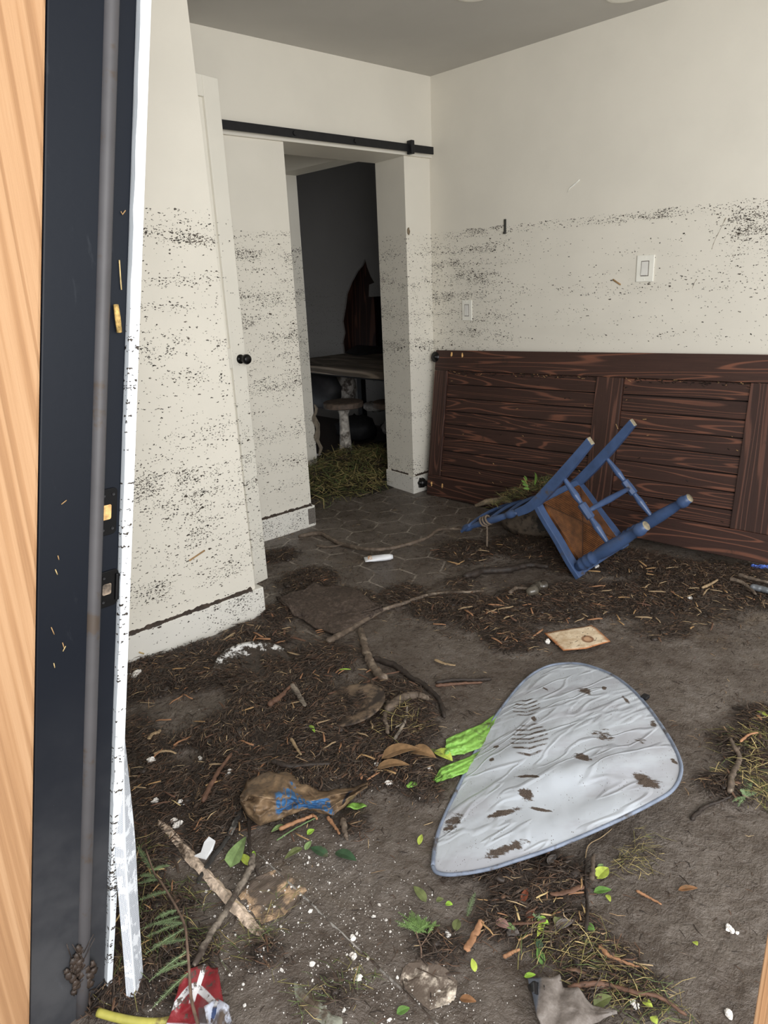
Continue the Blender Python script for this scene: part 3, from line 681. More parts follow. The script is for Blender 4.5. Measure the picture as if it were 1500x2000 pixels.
# ------------------------------------------------------------------ loose flood litter nobody could count
def scatter(N, area, keep):
    out = np.zeros((0, 2))
    while len(out) < N:
        p = np.stack([RNG.uniform(area[0], area[1], N), RNG.uniform(area[2], area[3], N)], 1)
        # inside what the doorway shows
        c = (np.column_stack([p, np.zeros(len(p))])-CAM) @ R3.T
        ok = (c[:, 2] > 0.2) & (np.abs(c[:, 0]) < 0.60*c[:, 2]) & (c[:, 1] > -0.80*c[:, 2])
        ok &= ~((p[:, 1] > YB) & (p[:, 0] < XE)) & (p[:, 0] < XC-0.02) & ~((p[:, 1] > YA) & (p[:, 0] < 2.4)) & (p[:, 0] > 0.22) & ~((p[:, 1] > YA-.03) & (p[:, 0] > 3.22))
        ok &= RNG.random(len(p)) < keep(p[:, 0], p[:, 1])
        out = np.vstack([out, p[ok]])
    return out[:N]
def fibres(name, P, length, width, mats, weights, lift=0.012, tilt=0.25, zf=None, curl=0.35, aniso=0.6):
    """Each blade is a bent three-sided sliver; all of them are one mass of litter."""
    N = len(P); L = RNG.uniform(*length, N)*(0.5+RNG.random(N)); W = RNG.uniform(*width, N)
    flow = (fbm(P[:, 0]*2.2, P[:, 1]*2.2, 41, 3)-0.5)*9-0.5
    A = np.where(RNG.random(N) < aniso, flow+RNG.normal(0, 0.5, N), RNG.uniform(0, 6.28, N))
    z0 = (hgt if zf is None else zf)(P[:, 0], P[:, 1])
    C = np.column_stack([P, z0+RNG.random(N)**2*lift]); d = np.column_stack([np.cos(A), np.sin(A), RNG.normal(0, tilt, N)*0.6])
    s = np.column_stack([-np.sin(A), np.cos(A), np.zeros(N)]); bend = RNG.normal(0, curl, N)[:, None]*L[:, None]*0.5
    up = np.array([0, 0, 1.0])
    a = C-d*L[:, None]/2; e = C+d*L[:, None]/2; mid = C+s*bend*0.6+up*(0.1*L[:, None]*np.abs(RNG.normal(0, .5, N))[:, None])
    a[:, 2] = np.maximum(a[:, 2], z0-0.002); e[:, 2] = np.maximum(e[:, 2], z0-0.002)
    w = s*W[:, None]/2; t = up*W[:, None]*0.55
    V = np.stack([a-w*0.7, a+w*0.7, mid-w, mid+t, mid+w, e-w*0.5, e+w*0.5], 1)      # 7 vertices
    F3 = np.array([[0, 3, 2], [0, 1, 3], [1, 4, 3], [2, 3, 5], [3, 6, 5], [3, 4, 6]])
    F = (F3[None]+(np.arange(N)*7)[:, None, None]).reshape(-1, 3)
    mi = np.repeat(RNG.choice(len(mats), N, p=np.array(weights)/sum(weights)), 6)
    me = bpy.data.meshes.new(name); V = V.reshape(-1, 3)
    me.vertices.add(len(V)); me.vertices.foreach_set('co', V.ravel()); me.loops.add(F.size); me.loops.foreach_set('vertex_index', F.ravel())
    me.polygons.add(len(F)); me.polygons.foreach_set('loop_start', np.arange(0, F.size, 3)); me.polygons.foreach_set('loop_total', np.full(len(F), 3))
    for m in mats: me.materials.append(m)
    me.polygons.foreach_set('material_index', mi.astype(np.int32)); me.update()
    o = bpy.data.objects.new(name, me); COL.objects.link(o); return o
m_fd = [simple('dark wet litter', (44, 35, 29), 0.6, 0, 0.3, 60, 0.3), simple('brown wet litter', (70, 56, 46), 0.6, 0, 0.3, 60, 0.3), simple('grey brown litter', (92, 80, 70), 0.65, 0, 0.3, 60, 0.3),
        simple('red brown needles', (94, 70, 54), 0.6, 0, 0.3, 60, 0.3), simple('tan litter', (150, 124, 94), 0.75, 0, 0.25, 60, 0.3), simple('straw litter', (184, 160, 124), 0.8, 0, 0.2, 60, 0.3)]
AREA = (0.2, 3.46, -0.4, 3.4)
o = fibres('litter', scatter(52000, AREA, lambda x, y: debris(x, y)**1.3), (0.015, 0.045), (0.0012, 0.0034), m_fd, [34, 30, 16, 12, 2.6, 1.0], lift=0.013)
tag(o, 'dark brown mass of needles, bark and straw heaped over the muddy floor', 'debris', kind='stuff')
def halo(x, y):
    m = np.zeros_like(x)
    for bx, by, r, a in BW: m = np.maximum(m, a*np.exp(-(((x-bx)**2+(y-by)**2)/(r*r))*0.35))
    return 0.05+0.9*np.clip(m*(0.3+1.1*fbm(x*9, y*9, 15, 4))-0.18, 0, 1)
o = fibres('silt_litter', scatter(19000, AREA, halo), (0.006, 0.030), (0.001, 0.003), m_fd, [40, 30, 18, 6, 3, 1.5], lift=0.001, tilt=0.02)
tag(o, 'thin scatter of small dark litter on the open grey silt', 'debris', kind='stuff')
o = fibres('chip_litter', scatter(2600, AREA, lambda x, y: debris(x, y)**1.2), (0.012, 0.04), (0.004, 0.010), [m_fd[0], m_fd[1], m_fd[3], simple('orange bark chips', (132, 94, 68), 0.75, 0, 0.3, 80, 0.4)], [40, 35, 15, 2.5], lift=0.012, curl=0.15)
tag(o, 'bark flakes and chips mixed through the dark debris', 'debris', kind='stuff')
# mud clods
b = MB()
for p in scatter(900, AREA, lambda x, y: debris(x, y)): b.ball((p[0], p[1], H1(*p)+0.002), 0.004+0.010*RNG.random()**2, 7, 4, 0, 0.4, (1.2, 1, 0.6))
tag(b.build('mud_clods', simple('dark clods', (50, 41, 35), 0.55, 0, 0.3, 70, 0.6), smooth=True), 'small dark clods of wet mud strewn among the debris', 'mud', kind='stuff')
# grass washed into the doorway and beside the right post
m_gr = [simple('olive grass', (118, 112, 66), 0.7, 0, 0.3, 60, 0.2), simple('green grass', (88, 102, 58), 0.7, 0, 0.3, 60, 0.2), simple('dry grass', (172, 154, 104), 0.8, 0, 0.25, 60, 0.2), m_fd[0], m_fd[1]]
def gz(x, y): return 0.02+0.10*np.exp(-(((x-3.45)/0.5)**2+((y-4.0)/0.30)**2))*(0.4+fbm(x*8, y*8, 9))
gp_ = []
while len(gp_) < 5200:
    x, y = RNG.uniform(2.5, 4.2), RNG.uniform(3.42, 4.7)
    if RNG.random() < math.exp(-((x-3.35)/0.5)**2-((y-3.85)/0.34)**2)*1.3 and not (x < 3.27 and y > 4.28) and not (3.2 < x and y < 3.56): gp_.append((x, y))
o = fibres('grass_heap', np.array(gp_), (0.05, 0.14), (0.0025, 0.006), m_gr, [30, 18, 18, 16, 12], lift=0.06, tilt=0.6, zf=gz)
tag(o, 'olive heap of washed-in grass on the floor inside the doorway', 'grass', kind='stuff')
b = MB(); n = 26; P = [[(2.55+1.7*i/(n-1), 3.44+1.2*j/(n-1), float(gz(np.array([2.55+1.7*i/(n-1)]), np.array([3.44+1.2*j/(n-1)]))[0])-0.012) for j in range(n)] for i in range(n)]
b.sheet([[p if not (p[0] < 3.26 and p[1] > 4.27) else (p[0], 4.27, p[2]) for p in r] for r in P])
tag(b.build('grass_bed', simple('dark grass bed', (44, 40, 28), 0.8, 0, 0.4, 40, 0.6), smooth=True), 'dark matted bed under the grass inside the doorway', 'grass', kind='stuff')
def patch(pxs, N, r, L, W, wts, label, lift=0.02, tilt=0.35):
    P = []
    for k in range(N):
        x, y = pxs[RNG.integers(len(pxs))]; q = fl(x, y); P.append((q[0]+RNG.normal(0, r), q[1]+RNG.normal(0, r)))
    P = np.array(P); o = fibres('grass_tuft', P, L, W, m_gr, wts, lift=lift, tilt=tilt); tag(o, label, 'grass', kind='stuff')
patch([(1440, 1460), (1470, 1500), (1490, 1450), (1450, 1530), (1490, 1560)], 520, 0.035, (0.03, 0.08), (0.001, 0.0028), [20, 12, 22, 26, 20], 'tangle of dry grass and roots on the mud at the right edge')
patch([(270, 1700), (260, 1780), (300, 1860), (250, 1900), (370, 1760), (400, 1870)], 420, 0.035, (0.02, 0.06), (0.0008, 0.002), [20, 36, 14, 16, 10], 'thin green grass in the mud beside the white mesh strip')
patch([(1150, 1890), (1180, 1930), (1230, 1960), (1290, 1990), (1060, 1860)], 420, 0.03, (0.02, 0.07), (0.0008, 0.002), [24, 22, 22, 20, 10], 'tangle of olive grass around the grey torn sheet at the bottom')
patch([(500, 1850), (600, 1960), (690, 1930), (540, 1790)], 160, 0.03, (0.02, 0.05), (0.0008, 0.0018), [30, 40, 10, 10, 10], 'sparse green grass among white crumbs on the near mud')
patch([(775, 1425), (790, 1410), (760, 1440), (800, 1435)], 240, 0.03, (0.03, 0.08), (0.0010, 0.0024), [10, 3, 24, 30, 30], 'tangle of dry rootlets in the debris left of the green plastic strips', 0.03, 0.5)
patch([(1250, 1690), (1260, 1660), (1220, 1700)], 130, 0.025, (0.02, 0.06), (0.0007, 0.0016), [20, 10, 30, 20, 20], 'fine dry grass in the shade below the silver sunshade')

# ------------------------------------------------------------------ fallen barn door leaning on the right wall
WS = [(0.10, lin(42, 28, 24)), (0.40, lin(68, 46, 39)), (0.62, lin(90, 60, 49)), (0.85, lin(124, 80, 62)), (1.0, lin(150, 100, 76))]
m_bd_h = wood('stained planks, long grain', WS, along=0, ring=8.5, fine=55, rough=0.55, dirt=(46, 37, 31), stretch=0.045, bump=0.25, thin=0.16, ringk=15.0, warp=0.35)
m_bd_v = wood('stained boards, upright grain', [(0.15, lin(48, 33, 29)), (0.5, lin(76, 52, 44)), (0.75, lin(98, 67, 56)), (1.0, lin(128, 88, 70))], along=2, ring=9, fine=60, rough=0.55, thin=0.18, ringk=13.0, warp=0.3, dirt=(44, 34, 27), stretch=0.05, bump=0.2)
B0 = fl(833, 965, 0.013); B1 = onX(1495, 1103, 3.291); BT = onX(865, 684, B0[0]+0.146)
e1 = B1-B0; BL_ = np.linalg.norm(e1); e1 /= BL_; e3 = BT-B0; e3 -= e1*(e3 @ e1); BH = np.linalg.norm(e3); e3 /= BH; e2 = np.cross(e3, e1)
BL_ = 2.13
bd = empty('barndoor', B0, 'dark stained plank barn door lying on its side against the right wall', 'door')
bd.rotation_euler = Matrix([[e1[i], e2[i], e3[i]] for i in range(3)]).to_euler()
def bu(x, y):   # pixel -> door coordinates
    p = onP(x, y, B0, e2)-B0; return p @ e1, p @ e3
TH = 0.036; rail = 0.135; stl = 0.105
u1, _ = bu(1158, 800); u2, _ = bu(1210, 800); u3, _ = bu(1444, 900)
def bboard(name, u0, u1_, v0, v1, m, y0=0.0, y1=TH):
    b = MB(); b.box((u0, y0, v0), (u1_, y1, v1)); return b.build(name, m, bd, bevel=0.003, local=True)
bboard('rail_board', 0, BL_, 0, rail, m_bd_h); bboard('rail_board', 0, BL_, BH-0.125, BH, m_bd_h)
bboard('stile', 0, stl, rail+0.001, BH-0.126, m_bd_v); bboard('stile', u1, u2, rail+0.001, BH-0.126, m_bd_v); bboard('stile', u3, BL_, rail+0.001, BH-0.126, m_bd_v)
for (a, c) in ((stl, u1), (u2, u3)):
    n = 8; v0, v1 = rail, BH-0.125; h = (v1-v0)/n
    for i in range(n): bboard('plank', a+0.002, c-0.002, v0+i*h+0.0022, v0+(i+1)*h-0.0022, m_bd_h, 0.011, 0.03)
bboard('backing', stl, u3, rail, BH-0.125, simple('plank joint', (16, 11, 9), 0.9), 0.026, 0.036)
for (px, py) in ((850, 697), (820, 943)):
    u, v = bu(px, py); b = MB(); b.box((u-0.01, 0.018, v-0.018), (0.02, 0.028, v+0.018)); st_ = b.build('hanger_strap', m_black, bd, bevel=0.002, local=True)
    b = MB(); b.lathe([(0, 0.020), (0.003, 0.0335), (0.010, 0.0335), (0.012, 0.026), (0.022, 0.026), (0.024, 0.0335), (0.032, 0.033), (0.034, 0.018), (0.037, 0.017), (0.038, 0.010), (0.044, 0.009)], (u, 0.030, v), (0, -1, 0), 22)
    w_ = b.build('roller', m_iron, bd, smooth=True, local=True); w_.parent = st_
for (px, py) in ((882, 692), (903, 694), (843, 945), (864, 949)):
    u, v = bu(px, py); b = MB(); b.ball((u, 0.0, v), 0.009, 9, 6, 0, 0.35, (0.7, 0.6, 1.5)); b.build('splintered_hole', m_bare, bd, local=True)
# flood litter lying on the ledges of the door
b = MB()
for i in range(420):
    u = RNG.uniform(0.1, 2.0); v = BH-0.125-RNG.random()**2*0.02 if RNG.random() < .55 else RNG.uniform(0.1, BH)
    if v < BH-0.15 and RNG.random() < 0.6: continue
    a = RNG.uniform(-0.9, 0.9); L = RNG.uniform(0.004, 0.022)
    b.tube([(u, 0.007, v), (u+L*math.cos(a), 0.004, v+L*math.sin(a)*0.6)], 0.0012+0.0014*RNG.random(), 4, 0 if RNG.random() < .8 else 1)
b.build('stuck_litter', [m_fd[0], m_straw], bd, local=True)['kind'] = 'stuff'

# ------------------------------------------------------------------ overturned blue chair
CR = np.array([[0.9986, 0.0506, 0.0177], [0.0192, -0.6451, 0.7638], [0.0501, -0.7624, -0.6452]]); CT = np.array([2.8946, 1.4343, 0.4863])
wf, wr, hs, yrf, yt, zt, zs, zsr, dep = 0.2038, 0.1885, 0.4474, -0.263, -0.2999, 0.9244, 0.2114, 0.2244, 0.3776
m_blue = simple('worn blue chair paint', (62, 82, 118), 0.42, 0, 0.10, 18, 0.08, 0.5, dirt=(78, 72, 70), dirt_amt=0.12)
m_end = simple('bare leg end', (150, 140, 118), 0.8, 0, 0.2, 60, 0.2)
ch = empty('chair', CT, 'blue wooden chair with a woven rush seat, tipped over on the mud', 'chair'); ch.rotation_euler = Matrix(CR.tolist()).to_euler()
LP = [(0, .019), (.03, .020), (.035, .025), (.050, .0285), (.062, .023), (.070, .027), (.084, .029), (.097, .024), (.105, .027), (.117, .027), (.126, .020), (.15, .023), (.2, .0265), (.26, .0255), (.33, .0215), (.375, .018), (.380, .022), (.392, .025), (.408, .0245), (.418, .020), (.436, .0185)]
for s in (-1, 1):
    b = MB(); b.lathe([(t, r*1.13) for t, r in LP], (s*wf, dep/2-0.02, hs-0.012), (s*0.01, -0.01, -1), 18, 0, 1); b.build('leg', [m_blue, m_end], ch, smooth=True, local=True).data.polygons.foreach_get
    # rear leg and post: one sabre-curved square member, turned above the seat
    pts = smooth_path([(s*wr, yrf, 0), (s*wr, -0.232, 0.15), (s*wr, -0.202, 0.32), (s*wr, -dep/2+0.002, 0.46), (s*wr, -dep/2-0.012, 0.56)], 22); secs = []
    for i, p in enumerate(pts):
        w = 0.0145+0.0035*math.sin(math.pi*min(1, i/len(pts))); d = 0.019+0.006*math.sin(math.pi*min(1, i/len(pts)))
        secs.append([p+np.array(q) for q in ((-w, -d, 0), (w, -d, 0), (w, d, 0), (-w, d, 0))])
    b = MB(); b.prism(secs); b.mi[-2] = 1; lg = b.build('leg', [m_blue, m_end], ch, bevel=0.003, local=True)
    a = np.array((s*wr, -dep/2-0.012, 0.555)); c = np.array((s*wr*1.05, yt, zt)); L = np.linalg.norm(c-a)
    b = MB(); b.lathe([(0, .016), (.02, .012), (.03, .018), (.05, .021), (.07, .018), (.08, .012), (.09, .015), (.16, .0185), (.24, .0175), (L-.075, .013), (L-.06, .012), (L-.05, .019), (L-.03, .021), (L-.015, .019), (L, .013)], a, c-a, 16)
    b.build('back_post', m_blue, ch, smooth=True, local=True)
    # side stretcher with a square block in the middle
    a = np.array((s*wf, dep/2-0.02, zs)); c = np.array((s*wr, -dep/2-0.028, zsr)); L = np.linalg.norm(c-a)
    b = MB(); b.lathe([(0, .008), (.1*L, .0105), (.28*L, .0165), (.36*L, .012), (.39*L, .011), (.40*L, .015)], a, c-a, 14); b.lathe([(.60*L, .015), (.61*L, .011), (.64*L, .012), (.72*L, .0165), (.9*L, .0105), (L, .008)], a, c-a, 14)
    b.lathe([(.40*L, .0185), (.41*L, .0205), (.59*L, .0205), (.60*L, .0185)], a, c-a, 6); b.build('stretcher', m_blue, ch, smooth=False, bevel=0.0015, local=True)
    # side rail of the seat, bowed outwards
    P = []
    for i in range(17):
        t = i/16; y = -dep/2-0.01+(dep+0.035)*t; bow = 0.012*math.sin(math.pi*t)-0.010*math.sin(math.pi*t)**4; xo = s*(wr+0.012+(wf-wr+0.020)*t+bow); xi = xo-s*(0.046+0.012*t*t)
        P.append([(xo, y, hs-0.022), (xi, y, hs-0.022), (xi, y, hs+0.004), (xo, y, hs+0.004)])
    b = MB(); b.prism(P); b.build('seat_rail', m_blue, ch, bevel=0.004, local=True)
for y0, y1, xw in ((-dep/2-0.012, -dep/2+0.024, wr), (dep/2-0.026, dep/2+0.02, wf)):
    b = MB(); b.box((-xw, y0, hs-0.021), (xw, y1, hs+0.003)); b.build('seat_rail', m_blue, ch, bevel=0.004, local=True)
a = np.array((-(wf+wr)/2, -0.02, (zs+zsr)/2)); c = a*np.array((-1, 1, 1)); L = c[0]-a[0]
b = MB(); b.lathe([(0, .009), (.15*L, .012), (.5*L, .0165), (.85*L, .012), (L, .009)], a, c-a, 14); b.build('stretcher', m_blue, ch, smooth=True, local=True)
g = G('brown rush cord'); o_ = g.sep(g.obj()); ax_ = g.math('DIVIDE', g.math('ABSOLUTE', o_[0]), 0.165); ay_ = g.math('DIVIDE', g.math('ABSOLUTE', g.math('ADD', o_[1], 0.0)), 0.165)
mx = g.math('MAXIMUM', ax_, ay_); cords = g.math('MULTIPLY_ADD', g.math('SINE', g.math('MULTIPLY', mx, 132.0)), 0.5, 0.5)
seam = g.ss(g.math('ABSOLUTE', g.math('SUBTRACT', ax_, ay_)), 0.0, 0.06); nz = g.noise(g.obj(), 30.0, 4.0)
bc = g.ramp(g.math('MULTIPLY_ADD', nz, 0.7, g.math('MULTIPLY', cords, 0.35)), [(0.25, lin(48, 28, 14)), (0.55, lin(98, 60, 32)), (0.85, lin(142, 92, 52))])
m_rush = g.set(g.mix(seam, lin(60, 36, 20), bc), 0.7, 0, g.bump(cords, 0.8, 0.004), 0.3)
b = MB(); n = 21; P = []
for i in range(n):
    row = []
    for j in range(n):
        u, v = i/(n-1)*2-1, j/(n-1)*2-1; xw = (wr+wf)/2-0.02+(wf-wr)/2*v; m_ = max(abs(u), abs(v)); row.append((u*xw*0.93, v*(dep/2-0.02), hs-0.012-0.010*(1-m_)))
    P.append(row)
b.sheet(P, thick=0.016); b.build('rush_seat', m_rush, ch, local=True)
for zc_, hh_ in ((0.895, 0.075), (0.76, 0.05), (0.65, 0.045)):
    P = []
    for i in range(15):
        t = i/14*2-1; x = t*(wr*1.02+(0.03 if zc_ > .85 else 0)); k = (zc_-0.56)/(zt-0.56); y = -dep/2-0.012+(yt+dep/2+0.012)*k-0.022*(1-t*t); crown = 0.018*(1-t*t) if zc_ > .85 else 0
        P.append([(x, y-0.008, zc_-hh_/2), (x, y+0.008, zc_-hh_/2), (x, y+0.008, zc_+hh_/2+crown), (x, y-0.008, zc_+hh_/2+crown)])
    b = MB(); b.prism(P); b.build('back_slat' if zc_ < .85 else 'crest_rail', m_blue, ch, bevel=0.004, local=True)

# things caught on and under the chair
m_bagk = simple('muddy lump', (96, 84, 72), 0.6, 0, 0.3, 14, 0.5, dirt=(36, 30, 25), dirt_amt=0.6)
b = MB(); b.ball(fl(1040, 1030, 0.06)+np.array([0.05, 0.03, 0.02]), 0.16, 22, 14, 0, 0.06, (0.85, 1.35, 0.62)); o = b.build('muddy_sack', m_bagk, smooth=True); tag(o, 'rounded muddy sack lying under the overturned blue chair', 'sack')
m_rope = simple('grey brown rope', (112, 98, 84), 0.85, 0, 0.25, 120, 0.6)
b = MB(); pa = CR @ np.array((-wr*1.03, -0.262, 0.76))+CT; ax = CR @ np.array((0, -0.2, 0.98)); p1 = np.cross(ax, (0, 0, 1)); p1 /= np.linalg.norm(p1); p2 = np.cross(ax, p1); pts = []
for i in range(50):
    a = i/49*6*math.pi; pts.append(pa+ax*(i/49-0.5)*0.06+(p1*math.cos(a)+p2*math.sin(a))*0.0235)
end = pts[-1]; pts += smooth_path([end, end+np.array([0.0, -0.012, -0.03]), end+np.array([0.004, -0.010, -0.085]), np.array([end[0], end[1]-0.012, 0.035])], 12)[1:]
b.tube(pts, 0.0055, 7, lump=0.12); tag(b.build('rope', m_rope, smooth=True), 'grey rope knotted around the back post of the blue chair', 'rope')
m_drift = simple('pale driftwood', (138, 122, 102), 0.85, 0, 0.25, 50, 0.6)
b = MB(); b.tube([fl(928, 988, 0.125), fl(950, 980, 0.15), fl(985, 976, 0.17), fl(1000, 985, 0.165)], [0.012, 0.022, 0.024, 0.008], 9, lump=0.18, flat=0.7); tag(b.build('driftwood', m_drift, smooth=True), 'pale flat driftwood piece resting on the back of the blue chair', 'driftwood')
P = []
for i in range(420):
    t = RNG.random(); q = fl(975+100*t, 984-46*t, 0.18+0.16*t); P.append((q[0]+RNG.normal(0, 0.04), q[1]+RNG.normal(0, 0.025)))
P = np.array(P); o = fibres('grass_wad', P, (0.05, 0.11), (0.0012, 0.003), m_gr, [30, 26, 14, 16, 8], lift=0.05, tilt=0.45, zf=lambda x, y: 0.388-0.505*(y-1.894)+0.02*vnoise(x*60, y*60, 5)); tag(o, 'wad of wet grass draped over the back of the overturned blue chair', 'grass', kind='stuff')
m_leafg = simple('fresh green leaf', (104, 140, 62), 0.5, 0, 0.2, 40, 0.2)
def leaf_mesh(b, base, tip, w, up=np.array([0, 0, 1.0]), mi=0, n=9, shape=1.0, curl=0.12):
    base, tip = np.array(base, float), np.array(tip, float); d = tip-base; L = np.linalg.norm(d); d = d/L; s = np.cross(d, up); s /= np.linalg.norm(s); nrm = np.cross(s, d); P = []
    for i in range(n):
        t = i/(n-1); ww = w*(math.sin(math.pi*t**(0.75*shape))**0.85)*0.5+0.0006; c = base+d*L*t+nrm*curl*L*math.sin(math.pi*t)*0.5
        P.append([c+s*ww*k+nrm*abs(k)*ww*0.28 for k in (-1, -0.5, 0, 0.5, 1)])
    b.sheet(P, mi, thick=0.0008)
b = MB(); r0 = fl(1032, 960, 0.30)
b.tube([r0, fl(1030, 945, 0.33), fl(1022, 932, 0.36)], 0.0015, 5, 1)
for (x, y, x2, y2) in ((1030, 945, 1018, 938), (1032, 950, 1020, 945), (1028, 940, 1024, 929), (1044, 948, 1044, 922), (1034, 955, 1022, 953)): leaf_mesh(b, fl(x, y, 0.33), fl(x2, y2, 0.34), 0.012, up=np.array(_f)*-1)
tag(b.build('leafy_sprig', [m_leafg, m_straw]), 'small green leafy sprig standing up from the grass on the blue chair', 'sprig')

# ------------------------------------------------------------------ silver sunshade
SO = [(845, 1692), (848, 1660), (856, 1625), (870, 1590), (888, 1552), (910, 1505), (935, 1455), (962, 1408), (988, 1372), (1012, 1342), (1038, 1318), (1068, 1302), (1100, 1296), (1135, 1297), (1170, 1307), (1204, 1323),
      (1238, 1350), (1268, 1384), (1295, 1422), (1315, 1455), (1327, 1482), (1331, 1503), (1324, 1528), (1308, 1548), (1280, 1565), (1240, 1586), (1190, 1610), (1130, 1636), (1070, 1660), (1010, 1680), (955, 1697), (905, 1706), (872, 1708), (852, 1703)]
sp0, sp1, sp2 = fl(850, 1700, 0.03), fl(1100, 1296, 0.05), fl(1325, 1500, 0.155); sn = np.cross(sp1-sp0, sp2-sp0); sn /= np.linalg.norm(sn); sn *= np.sign(sn[2])
OP = np.array([onP(x, y, sp0, sn) for x, y in smooth_path([np.array(q, float) for q in SO+SO[:1]], 136)[:-1]]); cen = OP.mean(0)
Achart, *_ = np.linalg.lstsq(np.column_stack([OP[:, :2]-cen[:2], np.ones(len(OP))]), np.array(smooth_path([np.array(q, float) for q in SO+SO[:1]], 136)[:-1]), rcond=None)
g = G('silver sunshade cloth'); o_ = g.sep(g.obj())
def chart(k): return g.math('MULTIPLY_ADD', o_[0], float(Achart[0][k]), g.math('MULTIPLY_ADD', o_[1], float(Achart[1][k]), float(Achart[2][k])))
cu, cv = chart(0), chart(1); cvec = g.comb(g.math('MULTIPLY', cu, 0.01), g.math('MULTIPLY', cv, 0.01))
na = g.noise(cvec, 5.0, 6.0, 0.7); nb = g.noise(g.vmath('MULTIPLY', cvec, (0.45, 1.5, 1)), 9.0, 7.0, 0.78, 0.4); nf = g.noise(cvec, 55.0, 3.0, 0.7)
def ell(cx, cy, ax, ay, th=0.0):
    c_, s_ = math.cos(math.radians(th)), math.sin(math.radians(th)); dx = g.math('SUBTRACT', cu, cx); dy = g.math('SUBTRACT', cv, cy)
    p = g.math('DIVIDE', g.math('MULTIPLY_ADD', dx, c_, g.math('MULTIPLY', dy, s_)), ax); q = g.math('DIVIDE', g.math('MULTIPLY_ADD', dx, -s_, g.math('MULTIPLY', dy, c_)), ay)
    return g.math('SQRT', g.math('MULTIPLY_ADD', p, p, g.math('MULTIPLY', q, q))), p, q
rotv_ = g.n('ShaderNodeMapping'); g.put(rotv_.inputs[0], cvec); rotv_.inputs['Rotation'].default_value = (0, 0, 0.2)
mud = None
def addm(m):
    global mud
    mud = m if mud is None else g.math('MAXIMUM', mud, m)
for (cx, cy, ax, ay, th, k) in ((1157, 1361, 26, 12, 15, .5), (1200, 1352, 6, 5, 0, .2), (1139, 1510, 20, 8, 15, .3), (1250, 1537, 36, 14, 8, .5), (1026, 1578, 20, 9, 10, .42), (985, 1606, 40, 6, -14, .4), (1028, 1550, 28, 3.5, 3, .3), (1055, 1596, 24, 2.5, 2, .3),
        (888, 1625, 40, 26, -20, .72), (990, 1655, 70, 9, -18, .6), (1035, 1433, 9, 8, 30, .4), (953, 1489, 10, 4, -10, .4), (948, 1518, 7, 4, 0, .3), (1310, 1500, 10, 6, 40, .5), (1062, 1356, 22, 7, 30, .75), (1245, 1380, 34, 10, 58, .72), (1290, 1430, 14, 16, 0, .72), (1180, 1465, 60, 40, 0, .86), (1255, 1470, 30, 20, 0, .86)):
    d, p, q = ell(cx, cy, ax, ay, th); addm(g.ss(g.math('ADD', g.math('MULTIPLY', nb, 1.0), g.math('MULTIPLY', g.math('SUBTRACT', 1.0, d), 0.42)), k*0.5+0.37, k*0.5+0.46))
for (cx, cy, ax, ay) in ((1027, 1477, 42, 36), (1016, 1402, 34, 24)):
    d, p, q = ell(cx, cy, ax, ay, -4); ph = g.math('ADD', g.math('MULTIPLY', q, ay*0.62), g.math('MULTIPLY', g.math('ABSOLUTE', p), 5.0)); tread = g.ss(g.math('SINE', ph), 0.25, 0.6)
    edge = g.ss(d, 1.05, 0.9); addm(g.math('MULTIPLY', g.math('MULTIPLY', tread, edge), g.ss(g.math('ADD', nb, g.math('MULTIPLY', nf, 0.6)), 0.66, 0.80)))
addm(g.math('MULTIPLY', g.ss(g.vor(g.vmath('MULTIPLY', cvec, (1, 1, 0)), 16.0)[0], 0.12, 0.08), g.ss(na, 0.52, 0.62)))
film = g.math('MULTIPLY', g.ss(g.noise(g.vmath('MULTIPLY', rotv_.outputs[0], (0.3, 1.2, 1)), 1.2, 5.0, 0.6), 0.46, 0.62), 0.6); base = g.mix(film, lin(206, 213, 222), lin(176, 176, 184))
base = g.mix(mud, base, g.ramp(nf, [(0.35, lin(58, 48, 42)), (0.7, lin(112, 98, 88))]))
rot_ = g.n('ShaderNodeMapping'); g.put(rot_.inputs[0], cvec); rot_.inputs['Rotation'].default_value = (0, 0, 0.45); cr1 = g.noise(g.vmath('MULTIPLY', rot_.outputs[0], (0.35, 1.5, 1)), 1.5, 2.0, 0.5, 0.5); crease = g.ss(g.math('ABSOLUTE', g.math('SUBTRACT', cr1, 0.5)), 0.05, 0.0)
m_shade = g.set(base, g.math('MULTIPLY_ADD', mud, 0.3, 0.33), g.math('MULTIPLY', g.math('SUBTRACT', 1.0, mud), 0.12), g.bump(g.math('ADD', g.math('MULTIPLY', crease, 0.5), g.math('MULTIPLY', g.noise(cvec, 1.4, 3.0, 0.5, 0.8), 0.9)), 0.28, 0.02), 0.5)
ss_ = empty('sunshade', cen, 'large silver teardrop car sunshade with muddy boot prints, lying on the mud', 'sunshade')
NR = 30; V = [cen]; Fs = []; n = len(OP)
def wrinkle(p, r):
    u, v = (np.array([p[0]-cen[0], p[1]-cen[1], 1.0]) @ Achart)
    k = (1-r**4); t = (u*0.3+v)  # folds fan out from the tip
    fold = 0.007*math.sin((v-1530+0.30*(u-1080))*0.085)*math.exp(-((v-1545)/70.0)**2)*math.exp(-((u-1080)/170.0)**2)
    z = 0.020*(1-r*r)+fold+k*0.006*(fbm(u*0.02, v*0.03, 61, 3)-0.5)*2+k*0.0035*(1-abs(2*fbm(u*0.018+v*0.012, v*0.02-u*0.008, 63, 3)-0.9))
    return z
for i in range(1, NR+1):
    r = i/NR
    for q in OP: p = cen+(q-cen)*r; V.append(p+sn*wrinkle(p, r))
V[0] = cen+sn*wrinkle(cen, 0)
for j in range(n): Fs.append((0, 1+j, 1+(j+1) % n))
